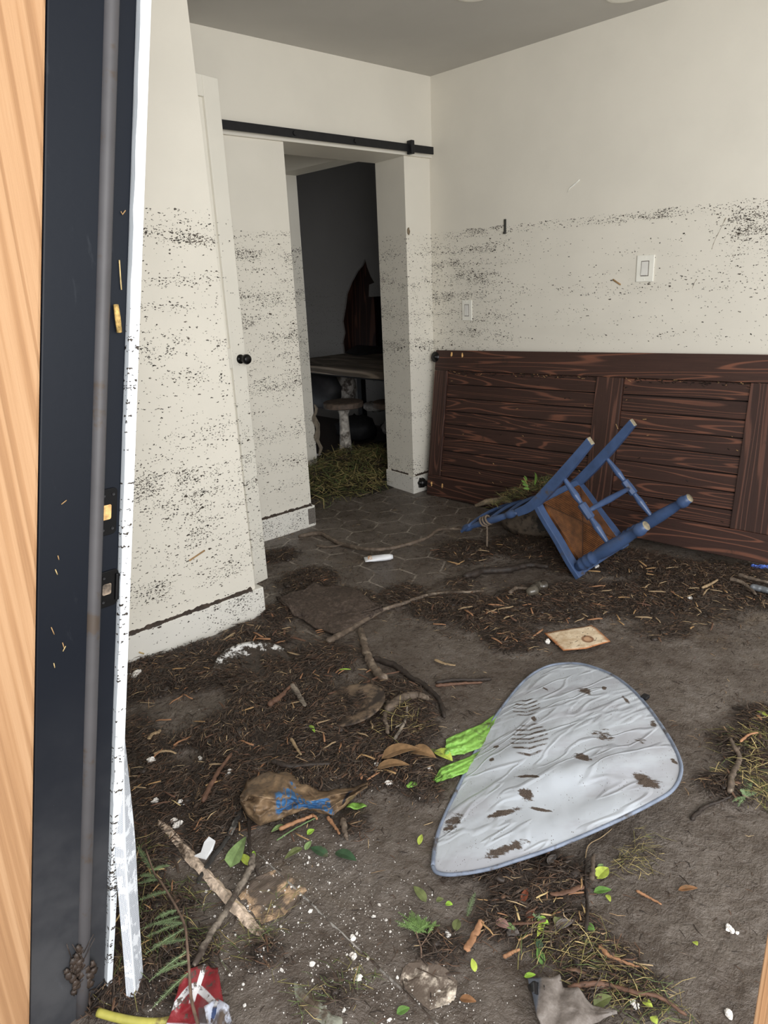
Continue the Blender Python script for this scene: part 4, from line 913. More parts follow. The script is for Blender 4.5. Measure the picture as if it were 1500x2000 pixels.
for i in range(NR-1):
    for j in range(n): Fs.append((1+i*n+j, 1+(i+1)*n+j, 1+(i+1)*n+(j+1) % n, 1+i*n+(j+1) % n))
b = MB(); b.add(V, Fs); o = b.build('cloth', m_shade, ss_, smooth=True)
sd = o.modifiers.new('thickness', 'SOLIDIFY'); sd.thickness = 0.002; sd.offset = -1
b = MB(); b.tube(list(OP)+[OP[0]], 0.0048, 8); b.build('edge_binding', simple('blue grey binding', (122, 132, 150), 0.5, 0, 0.15, 30, 0.2, dirt=(84, 80, 80), dirt_amt=0.35), ss_, smooth=True)
q = fl(1258, 1362, 0.1); q = onP(1260, 1362, sp0, sn)
b = MB(); b.box(q-np.array([0.012, 0.010, 0.004]), q+np.array([0.012, 0.010, 0.007])); b.build('tab', m_black, ss_, bevel=0.003)

# ------------------------------------------------------------------ sheets in the debris
def polyat(P, t):
    P = np.array(P, float); d = np.r_[0, np.cumsum(np.linalg.norm(np.diff(P, axis=0), axis=1))]; d /= d[-1]; return np.array([np.interp(t, d, P[:, 0]), np.interp(t, d, P[:, 1])])
def sheet_px(name, top, bot, nu, nv, zf, mat, label, cat, thick=0.0015, smooth=True):
    P = np.zeros((nu, nv, 3)); U = []; Vv = []
    for i in range(nu):
        u = i/(nu-1); a, c = polyat(top, u), polyat(bot, u)
        for j in range(nv):
            v = j/(nv-1); q = a+(c-a)*v; P[i, j] = gp(q[0], q[1], 0.004+zf(u, v)); U.append(u); Vv.append(v)
    b = MB(); b.sheet(P, thick=thick); o = b.build(name, mat, smooth=smooth, fix=True)
    for nm, arr in (('u', U), ('v', Vv)):
        at = o.data.attributes.new(nm, 'FLOAT', 'POINT'); at.data.foreach_set('value', np.array(arr*2, np.float32))
    return tag(o, label, cat)
def uvmat(name): g = G(name); return g, g.attr('u')['Fac'], g.attr('v')['Fac'], g.pos()
# brown paper bag with blue print
g, u, v, P = uvmat('muddy printed paper'); n1 = g.noise(P, 18.0, 6.0, 0.7); n2 = g.noise(P, 60, 5, 0.7)
base = g.ramp(n1, [(0.3, lin(76, 62, 50)), (0.5, lin(122, 100, 76)), (0.7, lin(158, 132, 102))])
vv_ = g.math('ADD', v, g.math('MULTIPLY', g.math('SUBTRACT', g.noise(P, 22.0, 3.0), 0.5), 0.5)); bl = g.math('MULTIPLY', box1(g, vv_, 0.30, 0.86, 0.02), box1(g, u, 0.30, 0.70, 0.01))
gl_ = g.math('ABSOLUTE', g.math('SUBTRACT', g.vor(g.comb(g.math('MULTIPLY', u, 15.0), g.math('MULTIPLY', v, 2.2)), 1.0)[0], 0.30)); glyph = g.ss(gl_, 0.07, 0.04)
base = g.mix(bl, base, g.mix(glyph, lin(60, 106, 152), lin(128, 108, 88)))
bk = g.math('MULTIPLY', box1(g, g.math('ADD', u, g.math('MULTIPLY', v, 0.12)), 0.865, 0.895, 0.008), box1(g, v, 0.1, 0.8, 0.05)); base = g.mix(bk, base, lin(42, 46, 56))
base = g.mix(g.math('MULTIPLY', g.ss(n2, 0.50, 0.66), 0.7), base, lin(66, 54, 44)); m_paper = g.set(base, 0.55, 0, g.bump(n2, 0.4, 0.006), 0.45)
def zbag(u, v):
    w = math.exp(-((u-0.16)/0.16)**2); edge = math.sin(math.pi*min(1, max(0, v)))**0.5
    rid = 1-abs(2*fbm(u*5+v*1.5, v*2.5-u, 73, 3)-0.95); rid2 = 1-abs(2*vnoise(u*11-v*3, v*3.5+u*4, 75)-1)
    return 0.004+0.034*w*edge+0.034*edge*rid**2+0.012*edge*rid2+0.03*math.exp(-((v-0.22-0.5*u)/0.10)**2)*edge*math.exp(-((u-0.3)/0.25)**2)
sheet_px('paper_bag', [(468, 1552), (482, 1525), (515, 1510), (560, 1506), (586, 1530), (620, 1538), (660, 1540), (690, 1536), (718, 1520)], [(470, 1572), (482, 1590), (508, 1612), (545, 1600), (600, 1578), (625, 1588), (650, 1594), (672, 1580), (716, 1530)], 130, 44, zbag, m_paper, 'crumpled brown paper bag with blue print half sunk in the debris', 'paper bag')
# lime green torn cloth
g, u, v, P = uvmat('lime green torn cloth'); n1 = g.noise(P, 40.0, 5.0, 0.7); n2 = g.noise(P, 14, 5, 0.7)
base = g.mix(g.ss(n2, 0.52, 0.66), g.ramp(n1, [(0.3, lin(112, 158, 62)), (0.7, lin(152, 204, 100))]), lin(76, 80, 50)); m_lime = g.set(base, 0.45, 0, g.bump(n1, 0.5, 0.006), 0.5)
def zg(u, v): return (0.003+0.016*abs(math.sin(v*9+u*3+2*fbm(u*6, v*4, 92)))*math.sin(math.pi*v)+0.022*(fbm(u*16, v*9, 91)-0.3))*max(0.05, 1-u*1.25)+0.001
sheet_px('green_cloth', [(846, 1522), (862, 1498), (905, 1482), (940, 1466), (958, 1452)], [(852, 1530), (880, 1520), (905, 1512), (922, 1502), (940, 1486)], 60, 24, zg, m_lime, 'lower torn strip of lime green plastic next to the silver sunshade', 'plastic sheet')
sheet_px('green_cloth', [(872, 1442), (905, 1428), (940, 1414), (962, 1398), (982, 1388)], [(868, 1478), (905, 1473), (935, 1462), (952, 1452), (968, 1424)], 60, 28, zg, m_lime, 'upper torn strip of lime green plastic running under the silver sunshade', 'plastic sheet')
sheet_px('plastic_scrap', [(678, 1572), (690, 1567), (706, 1568), (716, 1574)], [(676, 1578), (692, 1583), (708, 1580), (717, 1576)], 14, 6, lambda u, v: 0.008+0.006*math.sin(u*9), m_lime, 'small lime green plastic scrap at the end of the brown paper bag', 'plastic scrap')
sheet_px('plastic_scrap', [(793, 1530), (802, 1522), (814, 1524)], [(795, 1534), (806, 1536), (816, 1530)], 10, 5, lambda u, v: 0.006, m_lime, 'tiny lime green scrap in the mud between bag and green strips', 'plastic scrap')
# scorched page
g, u, v, P = uvmat('scorched card'); n1 = g.noise(P, 60.0, 5.0, 0.7); n2 = g.noise(P, 22, 5, 0.7)
ed = g.math('MINIMUM', g.math('MINIMUM', u, g.math('SUBTRACT', 1.0, u)), g.math('MINIMUM', v, g.math('SUBTRACT', 1.0, v)))
base = g.mix(g.ss(g.math('MULTIPLY_ADD', n2, 0.08, ed), 0.13, 0.03), g.ramp(n2, [(0.35, lin(186, 160, 128)), (0.6, lin(226, 208, 180))]), lin(168, 106, 62))
dr = g.math('SQRT', g.math('ADD', g.math('POWER', g.math('MULTIPLY', g.math('SUBTRACT', u, 0.66), 1.5), 2.0), g.math('POWER', g.math('SUBTRACT', v, 0.64), 2.0)))
base = g.mix(g.ss(dr, 0.20, 0.15), base, lin(140, 104, 78)); base = g.mix(g.ss(dr, 0.13, 0.08), base, lin(196, 158, 124))
base = g.mix(g.ss(g.noise(g.vmath('MULTIPLY', P, (40, 90, 1)), 1.0, 4, 0.7), 0.60, 0.66), base, lin(44, 36, 30)); m_card = g.set(base, 0.7, 0, g.bump(n1, 0.3, 0.003), 0.3)
sheet_px('card', [(1063, 1236), (1110, 1228), (1155, 1218)], [(1100, 1270), (1145, 1266), (1192, 1252)], 16, 12, lambda u, v: 0.012+0.006*math.sin(u*3), m_card, 'pale square card with scorched edges lying on the mud behind the sunshade', 'card', thick=0.003)
# grey torn roofing sheet at the bottom
g, u, v, P = uvmat('grey torn sheet'); n1 = g.noise(P, 30.0, 6.0, 0.7); base = g.ramp(n1, [(0.3, lin(92, 84, 78)), (0.55, lin(130, 122, 116)), (0.75, lin(160, 154, 150))]); base = g.mix(g.ss(u, 0.16, 0.10), base, lin(92, 98, 108))
m_tar = g.set(base, 0.7, 0, g.bump(g.noise(P, 60, 5), 0.5, 0.005), 0.3)
sheet_px('torn_sheet', [(1030, 1912), (1062, 1906), (1094, 1903), (1100, 1922), (1130, 1918), (1160, 1955), (1206, 1972)], [(1042, 1952), (1048, 1985), (1060, 2012), (1095, 2014), (1130, 2010), (1165, 1998), (1206, 1978)], 44, 16, lambda u, v: 0.012+0.012*abs(math.sin(u*8))+0.014*fbm(u*6, v*4, 17)*math.sin(math.pi*v), m_tar, 'grey torn sheet of roofing felt at the bottom edge right of centre', 'torn sheet', thick=0.003)
sheet_px('black_plastic', [(1030, 1924), (1045, 1916), (1062, 1926)], [(1034, 1936), (1050, 1944), (1064, 1940)], 14, 8, lambda u, v: 0.034+0.012*math.sin(u*6), simple('black plastic film', (24, 25, 28), 0.3, 0, 0.2, 40, 0.4), 'shiny black plastic scrap on the corner of the grey torn sheet', 'plastic scrap')
# red and white wrapper
g, u, v, P = uvmat('red printed wrapper'); n1 = g.noise(P, 50.0, 5.0, 0.7)
sw = g.math('ABSOLUTE', g.math('SUBTRACT', v, g.math('MULTIPLY_ADD', g.math('SINE', g.math('MULTIPLY', u, 4.2)), -0.22, 0.52))); base = g.mix(g.ss(sw, 0.10, 0.07), lin(128, 38, 44), lin(200, 200, 202))
sw2 = g.math('ABSOLUTE', g.math('SUBTRACT', u, g.math('MULTIPLY_ADD', v, -0.5, 0.66))); base = g.mix(g.math('MULTIPLY', g.ss(sw2, 0.07, 0.05), g.ss(v, 0.55, 0.5)), base, lin(226, 226, 228))
base = g.mix(g.math('MULTIPLY', g.ss(u, 0.5, 0.56), g.ss(v, 0.62, 0.66)), base, lin(92, 84, 84)); base = g.mix(g.math('MULTIPLY', box1(g, u, 0.72, 0.9, 0.02), box1(g, v, 0.66, 0.82, 0.02)), base, lin(52, 70, 108))
base = g.mix(g.ss(v, 0.86, 0.90), base, lin(214, 216, 224)); base = g.mix(g.ss(g.math('ADD', n1, g.math('MULTIPLY', g.noise(P, 12.0, 5.0, 0.7), 0.6)), 0.82, 0.92), base, lin(78, 66, 60)); m_red = g.set(base, 0.35, 0, g.bump(n1, 0.4, 0.005), 0.5)
sheet_px('wrapper', [(352, 1902), (372, 1884), (398, 1880), (424, 1884)], [(322, 2012), (360, 2016), (402, 2016), (446, 2012)], 30, 24, lambda u, v: 0.012+0.01*math.sin(u*7+v*3)+0.014*fbm(u*6, v*6, 19), m_red, 'torn red and white printed wrapper at the bottom edge by the conifer twig', 'wrapper')
sheet_px('plastic_scrap', [(398, 1966), (425, 1950), (448, 1964)], [(410, 2012), (432, 2014), (454, 2008)], 14, 12, lambda u, v: 0.035+0.01*math.sin(u*9+v*5), simple('pale blue white film', (200, 206, 222), 0.4, 0, 0.1, 40, 0.3, dirt=(90, 78, 70), dirt_amt=0.4), 'pale bluish plastic scrap right of the red wrapper', 'plastic scrap')
# floor mat, buried plate and disc
g, u, v, P = uvmat('soaked brown mat'); base = g.ramp(g.noise(P, 70.0, 5.0, 0.75), [(0.3, lin(50, 42, 37)), (0.55, lin(84, 72, 64)), (0.8, lin(122, 110, 100))]); m_mat = g.set(base, 0.7, 0, g.bump(g.noise(P, 160, 4), 0.8, 0.006), 0.3)
sheet_px('floor_mat', [(540, 1170), (570, 1152), (612, 1134), (650, 1140), (690, 1150), (745, 1184)], [(545, 1176), (575, 1196), (610, 1222), (652, 1237), (700, 1216), (748, 1190)], 70, 40, lambda u, v: 0.010+0.022*fbm(u*5, v*5, 13)+0.010*fbm(u*26, v*18, 14)-0.014*(1-math.sin(math.pi*min(max(v, .02), .98))**0.4), m_mat, 'dark brown soaked floor mat in the mud beside the end of the near wall', 'mat', thick=0.008)
def disc(name, px, py, r, mat, label, cat, tilt=(0.0, 0.0), up=0.02, rim=0.012):
    c = gp(px, py, 0); c[2] = H1(c[0], c[1])+up; b = MB(); P = []
    prof = [(0.0, 0.0), (0.30, 0.0), (0.6, 0.001), (0.78, 0.004), (0.92, rim*0.8), (1.0, rim), (1.0, rim-0.004), (0.9, rim*0.8-0.006), (0.6, -0.006), (0.0, -0.006)]
    for k in range(49):
        a = 2*math.pi*k/48; row = []
        for t, z in prof: x, y = r*max(t, 1e-3)*math.cos(a), r*max(t, 1e-3)*math.sin(a); row.append((c[0]+x, c[1]+y, c[2]+z+x*tilt[0]+y*tilt[1]))
        P.append(row)
    b.sheet(P); return tag(b.build(name, mat, smooth=True), label, cat)
g = G('mud covered white enamel'); P = g.pos(); nn = g.noise(P, 16.0, 7.0, 0.72)
base = g.mix(g.ss(g.math('ADD', nn, g.math('MULTIPLY', g.ss(g.sep(P)[2], 0.040, 0.028), 0.25)), 0.44, 0.50), lin(232, 232, 232), g.ramp(g.noise(P, 120, 4), [(0.3, lin(30, 24, 20)), (0.7, lin(66, 54, 45))])); m_enam = g.set(base, 0.4, 0, g.bump(nn, 0.4, 0.01), 0.5)
disc('white_lid', 497, 1310, 0.145, m_enam, 'round white lid mostly buried under debris near the white wall', 'lid', (0.03, 0.17), 0.010)
disc('round_board', 685, 1383, 0.115, simple('muddy tan board', (116, 98, 80), 0.7, 0, 0.25, 30, 0.4, dirt=(48, 39, 33), dirt_amt=0.75), 'muddy tan round board half buried in the middle of the debris', 'board', (0.16, -0.13), 0.014, 0.004)
for (px, py, rad, N, hold) in ((492, 1318, 0.135, 1700, 0.0), (662, 1385, 0.09, 700, 0.0)):
    c = gp(px, py, 0); P = []
    while len(P) < N:
        x, y = RNG.uniform(-1, 1, 2)
        if x*x+y*y < 1 and fbm((c[0]+x*rad)*14, (c[1]+y*rad)*14, 5, 3)+0.25*(-y-x*0.3) > 0.36: P.append((c[0]+x*rad, c[1]+y*rad))
    zt_ = float(np.max(hgt(np.array(P)[:, 0], np.array(P)[:, 1])))
    o = fibres('litter', np.array(P), (0.012, 0.035), (0.0012, 0.003), m_fd, [36, 32, 14, 12, 2.4, 1.0], lift=0.010, tilt=0.08, zf=lambda x, y: np.full(np.shape(x), c[2]+0.020)+0.16*(y-c[1])*(1 if px < 600 else 0)+(0.16*(x-c[0])-0.13*(y-c[1]))*(0 if px < 600 else 1))
    tag(o, 'dark litter lying on the '+('buried white lid' if px < 600 else 'half buried round board'), 'debris', kind='stuff')
# squeezed white tube
tb = empty('squeeze_tube', gp(738, 1092), 'white squeezed tube with an orange mark lying on the wet floor', 'tube'); a, c = gp(712, 1093, 0.014), gp(767, 1087, 0.016); d = (c-a)/np.linalg.norm(c-a); s_ = np.cross(d, (0, 0, 1)); s_ /= np.linalg.norm(s_); secs = []
for t, w, h in ((0, .034, .002), (.08, .032, .006), (.3, .030, .013), (.7, .024, .016), (.9, .019, .015), (1, .014, .010)):
    q = a+(c-a)*t; secs.append([q+s_*w*math.cos(k)+np.array([0, 0, h*math.sin(k)]) for k in np.linspace(0, 2*math.pi, 17)[:-1]])
b = MB(); b.prism(secs); b.build('body', simple('white tube plastic', (232, 234, 238), 0.35, 0, 0.04, 30, 0.1, dirt=(60, 52, 46), dirt_amt=0.1), tb, smooth=True)
b = MB(); P = []
for i in range(4):
    t = 0.12+0.13*i/3; q = a+(c-a)*t; w = 0.031; h = 0.008+0.02*(t-0.08); P.append([q+s_*w*math.cos(k)*1.02+np.array([0, 0, h*math.sin(k)*1.15+0.0012]) for k in np.linspace(math.pi*0.18, math.pi*0.85, 9)])
g = G('orange print'); b.sheet(P); b.build('print', g.set(g.mix(g.ss(g.noise(g.pos(), 150, 2), 0.46, 0.52), lin(226, 160, 96), lin(236, 234, 230)), 0.4), tb, smooth=True)

# ------------------------------------------------------------------ branches, sticks and roots
m_br = [simple('muddy branch bark', (96, 83, 71), 0.7, 0, 0.3, 50, 0.6, dirt=(142, 128, 112), dirt_amt=0.35), simple('dark root bark', (46, 37, 31), 0.65, 0, 0.3, 60, 0.6),
        simple('grey weathered stick', (128, 118, 106), 0.8, 0, 0.3, 70, 0.6, dirt=(66, 56, 48), dirt_amt=0.55), simple('orange wood chip', (158, 116, 84), 0.75, 0, 0.2, 60, 0.4),
        simple('reddish bark stick', (100, 72, 56), 0.7, 0, 0.25, 60, 0.4), simple('tan stem', (152, 130, 100), 0.75, 0, 0.2, 60, 0.3), simple('green stem', (98, 122, 78), 0.6, 0, 0.2, 60, 0.2)]
def branch(pts, r, m, label, cat='branch', name='branch', up=0.0, taper=(1.0, 0.6), side=(), sides=8, lump=0.16, flat=1.0):
    b = MB()
    def run(pp, r0, tp):
        W = [gp(p[0], p[1], r0*0.75+up+(p[2] if len(p) > 2 else 0)) for p in pp]; n = max(8, 7*len(W)); P = smooth_path(W, n) if len(W) > 2 else [W[0]+(W[1]-W[0])*t for t in np.linspace(0, 1, 8)]
        P = [p+np.array([RNG.normal(0, .12), RNG.normal(0, .12), 0])*r0 for p in P]; k = len(P)
        rad = [r0*(tp[0]+(tp[1]-tp[0])*i/(k-1))*(0.88+0.24*vnoise(i*0.7, r0*900, 3)) for i in range(k)]; rad[0] *= 0.6; rad[-1] *= 0.5
        b.tube(P, rad, sides, lump=lump, flat=flat)
    run(pts, r, taper)
    for pp, r2 in side: run(pp, r2, (1.0, 0.4))
    return tag(b.build(name, m, smooth=True), label, cat)
branch([(583, 1048), (625, 1042), (665, 1062), (720, 1073, .02), (770, 1070, .02), (830, 1052, .03), (860, 1034, .03), (905, 1034, .01)], 0.013, m_br[0], 'long bent branch lying across the wet tile from the baseboard towards the blue chair', side=[([(618, 1066), (645, 1068), (675, 1062, .01)], 0.008)])
branch([(640, 1258), (672, 1236), (712, 1212), (745, 1192), (786, 1175), (840, 1163), (895, 1156), (945, 1154)], 0.012, m_br[0], 'long thin branch running along the edge of the soaked mat', taper=(1.1, .5))
branch([(705, 1228), (712, 1262), (722, 1290), (735, 1312), (752, 1330)], 0.016, m_br[0], 'short thick branch pointing towards the viewer below the soaked mat', taper=(.8, 1.1))
branch([(905, 1128), (950, 1115), (995, 1112), (1034, 1103), (1070, 1100)], 0.02, m_br[1], 'dark muddy branch lying in front of the overturned chair')
branch([(728, 1286), (770, 1300), (800, 1322), (832, 1342), (858, 1368), (868, 1400)], 0.012, m_br[1], 'dark curved root ending beside the tangle above the green plastic')
branch([(850, 1333), (885, 1328), (930, 1328), (960, 1326)], 0.0075, m_br[1], 'upper of two parallel dark sticks on the open silt', name='stick', cat='stick', taper=(1, .9))
branch([(850, 1339), (900, 1335), (942, 1333)], 0.006, m_br[4], 'lower of two parallel sticks on the open silt', name='stick', cat='stick')
branch([(495, 1668), (488, 1700), (462, 1742), (438, 1785), (410, 1832), (378, 1880)], 0.0085, m_br[2], 'grey lichen-spotted stick crossing the pale sill piece', name='stick', cat='stick', up=0.018, taper=(.9, .9))
branch([(490, 1560, .015), (486, 1610, .02), (488, 1660, .03), (497, 1690, .01), (505, 1710)], 0.005, m_br[1], 'thin dark root standing out of the debris above the grey stick', name='root', cat='root')
branch([(472, 1582), (440, 1635), (405, 1690), (385, 1728)], 0.0085, simple('black chipped strip', (52, 50, 48), 0.5, 0, 0.3, 60, 0.4, dirt=(150, 146, 140), dirt_amt=0.35), 'black chipped plastic strip beside the arrow-shaped green leaf', name='strip', cat='strip', flat=0.5, lump=0.05)
branch([(755, 1390), (785, 1362), (815, 1360), (838, 1366)], 0.016, m_br[0], 'bent muddy root arching over the middle of the debris', name='root', cat='root', up=.012)
branch([(760, 1372), (752, 1400), (758, 1430)], 0.010, m_br[0], 'short upright root stub beside the round tan board', name='root', cat='root', up=.006)
branch([(770, 1440), (790, 1412), (796, 1382)], 0.006, m_br[2], 'grey forked twig at the tangle left of the green plastic', name='twig', cat='twig', up=.01, side=[([(790, 1412), (772, 1420)], .004)])
branch([(640, 1356), (700, 1342), (745, 1322), (780, 1312)], 0.0045, m_br[4], 'long thin reddish twig across the debris above the round board', name='twig', cat='twig', up=.012)
branch([(525, 1378), (545, 1360), (575, 1335)], 0.010, m_br[4], 'dark red rotten stick slanting below the buried white lid', name='stick', cat='stick', up=.008)
branch([(570, 1338), (585, 1360), (596, 1382)], 0.011, m_br[2], 'grey flat wood splinter right of the buried white lid', name='splinter', cat='wood splinter', flat=.4, up=.008)
branch([(532, 1492), (565, 1494), (605, 1493), (645, 1490)], 0.009, m_br[1], 'dark stick lying just above the brown paper bag', name='stick', cat='stick', up=.006)
branch([(568, 1440), (580, 1462), (588, 1478)], 0.0055, m_br[5], 'short yellow stick pointing at the brown paper bag', name='stick', cat='stick', up=.012)
branch([(395, 1562), (420, 1518), (452, 1470)], 0.008, m_br[4], 'dark reddish stick in the debris left of the paper bag', name='stick', cat='stick', up=.01)
branch([(300, 1469), (325, 1466), (345, 1467)], 0.006, m_br[5], 'tan flat splinter near the mesh strip on dark silt', name='splinter', cat='wood splinter', up=.008, flat=.5)
branch([(290, 1445), (298, 1436), (308, 1434), (314, 1428)], 0.007, m_br[5], 'curled tan bark piece on the dark silt beside the white trim', name='bark_piece', cat='bark', up=.008, flat=.5)
branch([(545, 1621), (575, 1606), (600, 1597), (612, 1592), (620, 1600)], 0.0055, m_br[3], 'bent orange-brown root under the paper bag', name='root', cat='root', up=.01)
branch([(540, 1640), (570, 1622), (600, 1606), (622, 1596)], 0.0022, m_br[6], 'straight green stem in front of the paper bag', name='stem', cat='stem', up=.012)
branch([(640, 1596), (652, 1612), (664, 1628)], 0.005, m_br[3], 'orange stick poking out from under the paper bag', name='stick', cat='stick', up=.008)
branch([(670, 1600), (673, 1620), (678, 1636)], 0.009, m_br[0], 'stubby brown twig stump right of the paper bag', name='stump', cat='twig', up=.006)
branch([(910, 1856), (926, 1826), (942, 1797)], 0.0075, m_br[3], 'long flat orange wood chip right of the green conifer sprig', name='wood_chip', cat='wood chip', flat=.35, up=.008, lump=.06, taper=(1, 1))
branch([(1075, 1747), (1105, 1738), (1140, 1730)], 0.0065, m_br[4], 'reddish flat stick below the silver sunshade', name='stick', cat='stick', flat=.4, up=.008, taper=(.8, 1.1))
branch([(1155, 1720), (1157, 1695), (1160, 1668)], 0.0065, m_br[0], 'upright brown stick beside the pale round leaf', name='stick', cat='stick', up=.012)
branch([(1142, 1835), (1146, 1800), (1147, 1760), (1143, 1720), (1143, 1680)], 0.0045, m_br[1], 'thin black root running down from the silver sunshade', name='root', cat='root', up=.008)
branch([(1143, 1676), (1150, 1650), (1175, 1635), (1196, 1618)], 0.0016, m_br[5], 'fine pale root in the shade under the silver sunshade', name='root', cat='root', up=.004)
branch([(1242, 1739), (1268, 1752), (1292, 1766)], 0.0035, m_br[3], 'thin orange splinter alone on the smooth near mud', name='splinter', cat='wood splinter', up=.003)
branch([(1170, 1850), (1190, 1868), (1225, 1882), (1262, 1896)], 0.0045, m_br[3], 'peeled orange root near the bottom right', name='root', cat='root', up=.006, taper=(1.2, .4))
branch([(1110, 1922), (1150, 1916), (1195, 1920), (1240, 1930), (1290, 1948), (1340, 1985)], 0.0055, m_br[4], 'long brown twig behind the grey torn sheet at the bottom', name='twig', cat='twig', up=.01)
branch([(1000, 1795), (1030, 1800), (1066, 1798)], 0.0045, m_br[4], 'flat reddish bark strip among the leaves below the sunshade', name='bark_strip', cat='bark', flat=.4, up=.01)
branch([(985, 1870), (1000, 1858), (1016, 1850)], 0.0045, m_br[3], 'short orange stick left of the grass tangle', name='stick', cat='stick', up=.008)
branch([(1424, 1542), (1430, 1520), (1440, 1490), (1445, 1476), (1434, 1456), (1426, 1444)], 0.0085, m_br[0], 'forked muddy branch at the right edge', up=.006, side=[([(1440, 1462), (1455, 1452)], .005)], taper=(1.1, .7))
branch([(1350, 1600), (1375, 1577), (1405, 1560), (1430, 1550)], 0.0055, m_br[1], 'dark curved root on the mud right of the silver sunshade', name='root', cat='root', up=.002)
branch([(1430, 1383), (1460, 1386), (1500, 1380)], 0.004, m_br[1], 'thin dark twig on smooth mud near the right edge', name='twig', cat='twig', up=.002)
branch([(1446, 1449), (1462, 1440), (1480, 1438)], 0.004, m_br[3], 'bright orange stem in the grass tangle at the right edge', name='stem', cat='stem', up=.02)
branch([(1372, 1146), (1390, 1138), (1402, 1131)], 0.007, m_br[5], 'tan broken stick in front of the barn door near the right edge', name='stick', cat='stick', up=.014)
branch([(1425, 1131), (1450, 1140), (1478, 1158)], 0.010, m_br[0], 'brown curved bar on the debris near the right edge', name='bar', cat='bar', up=.012, lump=.05)
branch([(1442, 1122), (1470, 1130), (1502, 1140)], 0.010, m_br[0], 'second brown bar behind the grey pipe end at the right edge', name='bar', cat='bar', up=.02, lump=.05)
branch([(1467, 1146), (1500, 1153), (1520, 1157)], 0.013, simple('grey pipe', (104, 108, 112), 0.45, 0.2, 0.1, 40, 0.1), 'grey pipe end lying at the right edge in front of the barn door', name='pipe', cat='pipe', up=.012, lump=.02, taper=(1, 1), sides=12)
branch([(1035, 1158), (1050, 1150), (1066, 1148)], 0.026, simple('muddy glass jar', (84, 78, 68), 0.25, 0, 0.25, 30, 0.1, dirt=(58, 50, 42), dirt_amt=0.5), 'small muddy glass jar lying in the debris in front of the chair', name='jar', cat='jar', lump=.01, sides=14, taper=(.8, 1))
branch([(995, 1160), (1010, 1152), (1034, 1152)], 0.010, m_br[0], 'short muddy stick touching the glass jar', name='stick', cat='stick', up=.008)
branch([(848, 1288), (868, 1296), (890, 1300)], 0.008, m_br[5], 'flat tan bark sliver on the silt left of the scorched card', name='bark_piece', cat='bark', flat=.35, up=.003)
# twigs and straws on the debris that the photo shows singly but cannot tell apart
def bits(spots, n, L, r, mats, name, label, group, cat, up=0.012):
    protos = []
    for k in range(4):
        b = MB(); l = 1.0; P = [(-.5, 0, 0), (-.2, 0.03*RNG.normal(), .02), (.2, 0.04*RNG.normal(), .02), (.5, 0, 0)]; rr_ = r/((L[0]+L[1])/2); b.tube(P, [rr_, rr_*1.2, rr_, rr_*.7], 6, lump=.15, flat=.7)
        o = b.build(name, mats[k % len(mats)], local=True, smooth=True); protos.append(o)
    for i in range(n):
        x, y, sx, sy = spots[RNG.integers(len(spots))]; px, py = x+RNG.normal(0, sx), y+RNG.normal(0, sy); p = gp(px, py, up)
        o = protos[i] if i < len(protos) else protos[int(RNG.integers(4))].copy()
        if i >= len(protos): COL.objects.link(o)
        s = RNG.uniform(*L); o.location = p; o.rotation_euler = (0, RNG.normal(0, .12), RNG.uniform(0, 6.28)); o.scale = (s, s, s); tag(o, label, cat, group)
bits([(1040, 1190, 60, 14), (1130, 1185, 60, 14), (930, 1200, 50, 14), (1000, 1240, 40, 12)], 34, (.03, .07), .0030, [m_br[3], m_br[4], m_br[5]], 'twig', 'short loose twig on the debris belt between blue chair and scorched card', 'twigs between chair and card', 'twig')
bits([(1300, 1165, 60, 16), (1420, 1165, 45, 16), (1250, 1215, 60, 12)], 30, (.03, .07), .0028, [m_br[5], m_straw, m_br[4]], 'straw', 'short pale straw on the debris in front of the barn door', 'straws in front of the barn door', 'straw')
bits([(580, 1250, 45, 16), (520, 1240, 25, 10)], 22, (.03, .07), .0032, [m_br[3], m_br[4], m_br[1], m_br[5]], 'twig', 'short brown twig heaped at the end of the near white wall', 'twigs at the end of the near wall', 'twig')
bits([(400, 1350, 70, 40), (560, 1420, 70, 45), (330, 1500, 40, 40), (470, 1480, 60, 30)], 44, (.02, .06), .0020, [m_straw, m_br[5], m_br[4], m_br[3]], 'straw', 'thin straw on the dark debris in front of the near white wall', 'straws in front of the near wall', 'straw')
bits([(700, 1430, 60, 30), (640, 1300, 60, 20), (770, 1480, 40, 30)], 26, (.02, .05), .0022, [m_br[3], m_straw, m_br[4], m_br[5]], 'twig', 'thin twig in the middle debris between round board and paper bag', 'twigs in the middle debris', 'twig')
bits([(910, 1085, 40, 12), (1030, 1080, 40, 10), (1200, 1108, 50, 6)], 24, (.03, .07), .0026, [m_br[4], m_straw, m_br[1], m_br[5]], 'twig', 'short twig in the litter under and beside the overturned blue chair', 'twigs beside the chair', 'twig')
bits([(1030, 1800, 40, 40), (1120, 1760, 50, 40), (1150, 1880, 50, 40)], 30, (.014, .04), .0014, [m_br[3], m_straw2, m_br[4], m_straw], 'straw', 'fine straw on the near mud below the silver sunshade', 'straws below the sunshade', 'straw')
bits([(330, 1620, 40, 30), (520, 1620, 60, 20), (300, 1750, 25, 60)], 22, (.02, .05), .0016, [m_br[3], m_straw, m_br[4], m_straw2], 'straw', 'fine straw in the debris left of and below the paper bag', 'straws near the paper bag', 'straw')

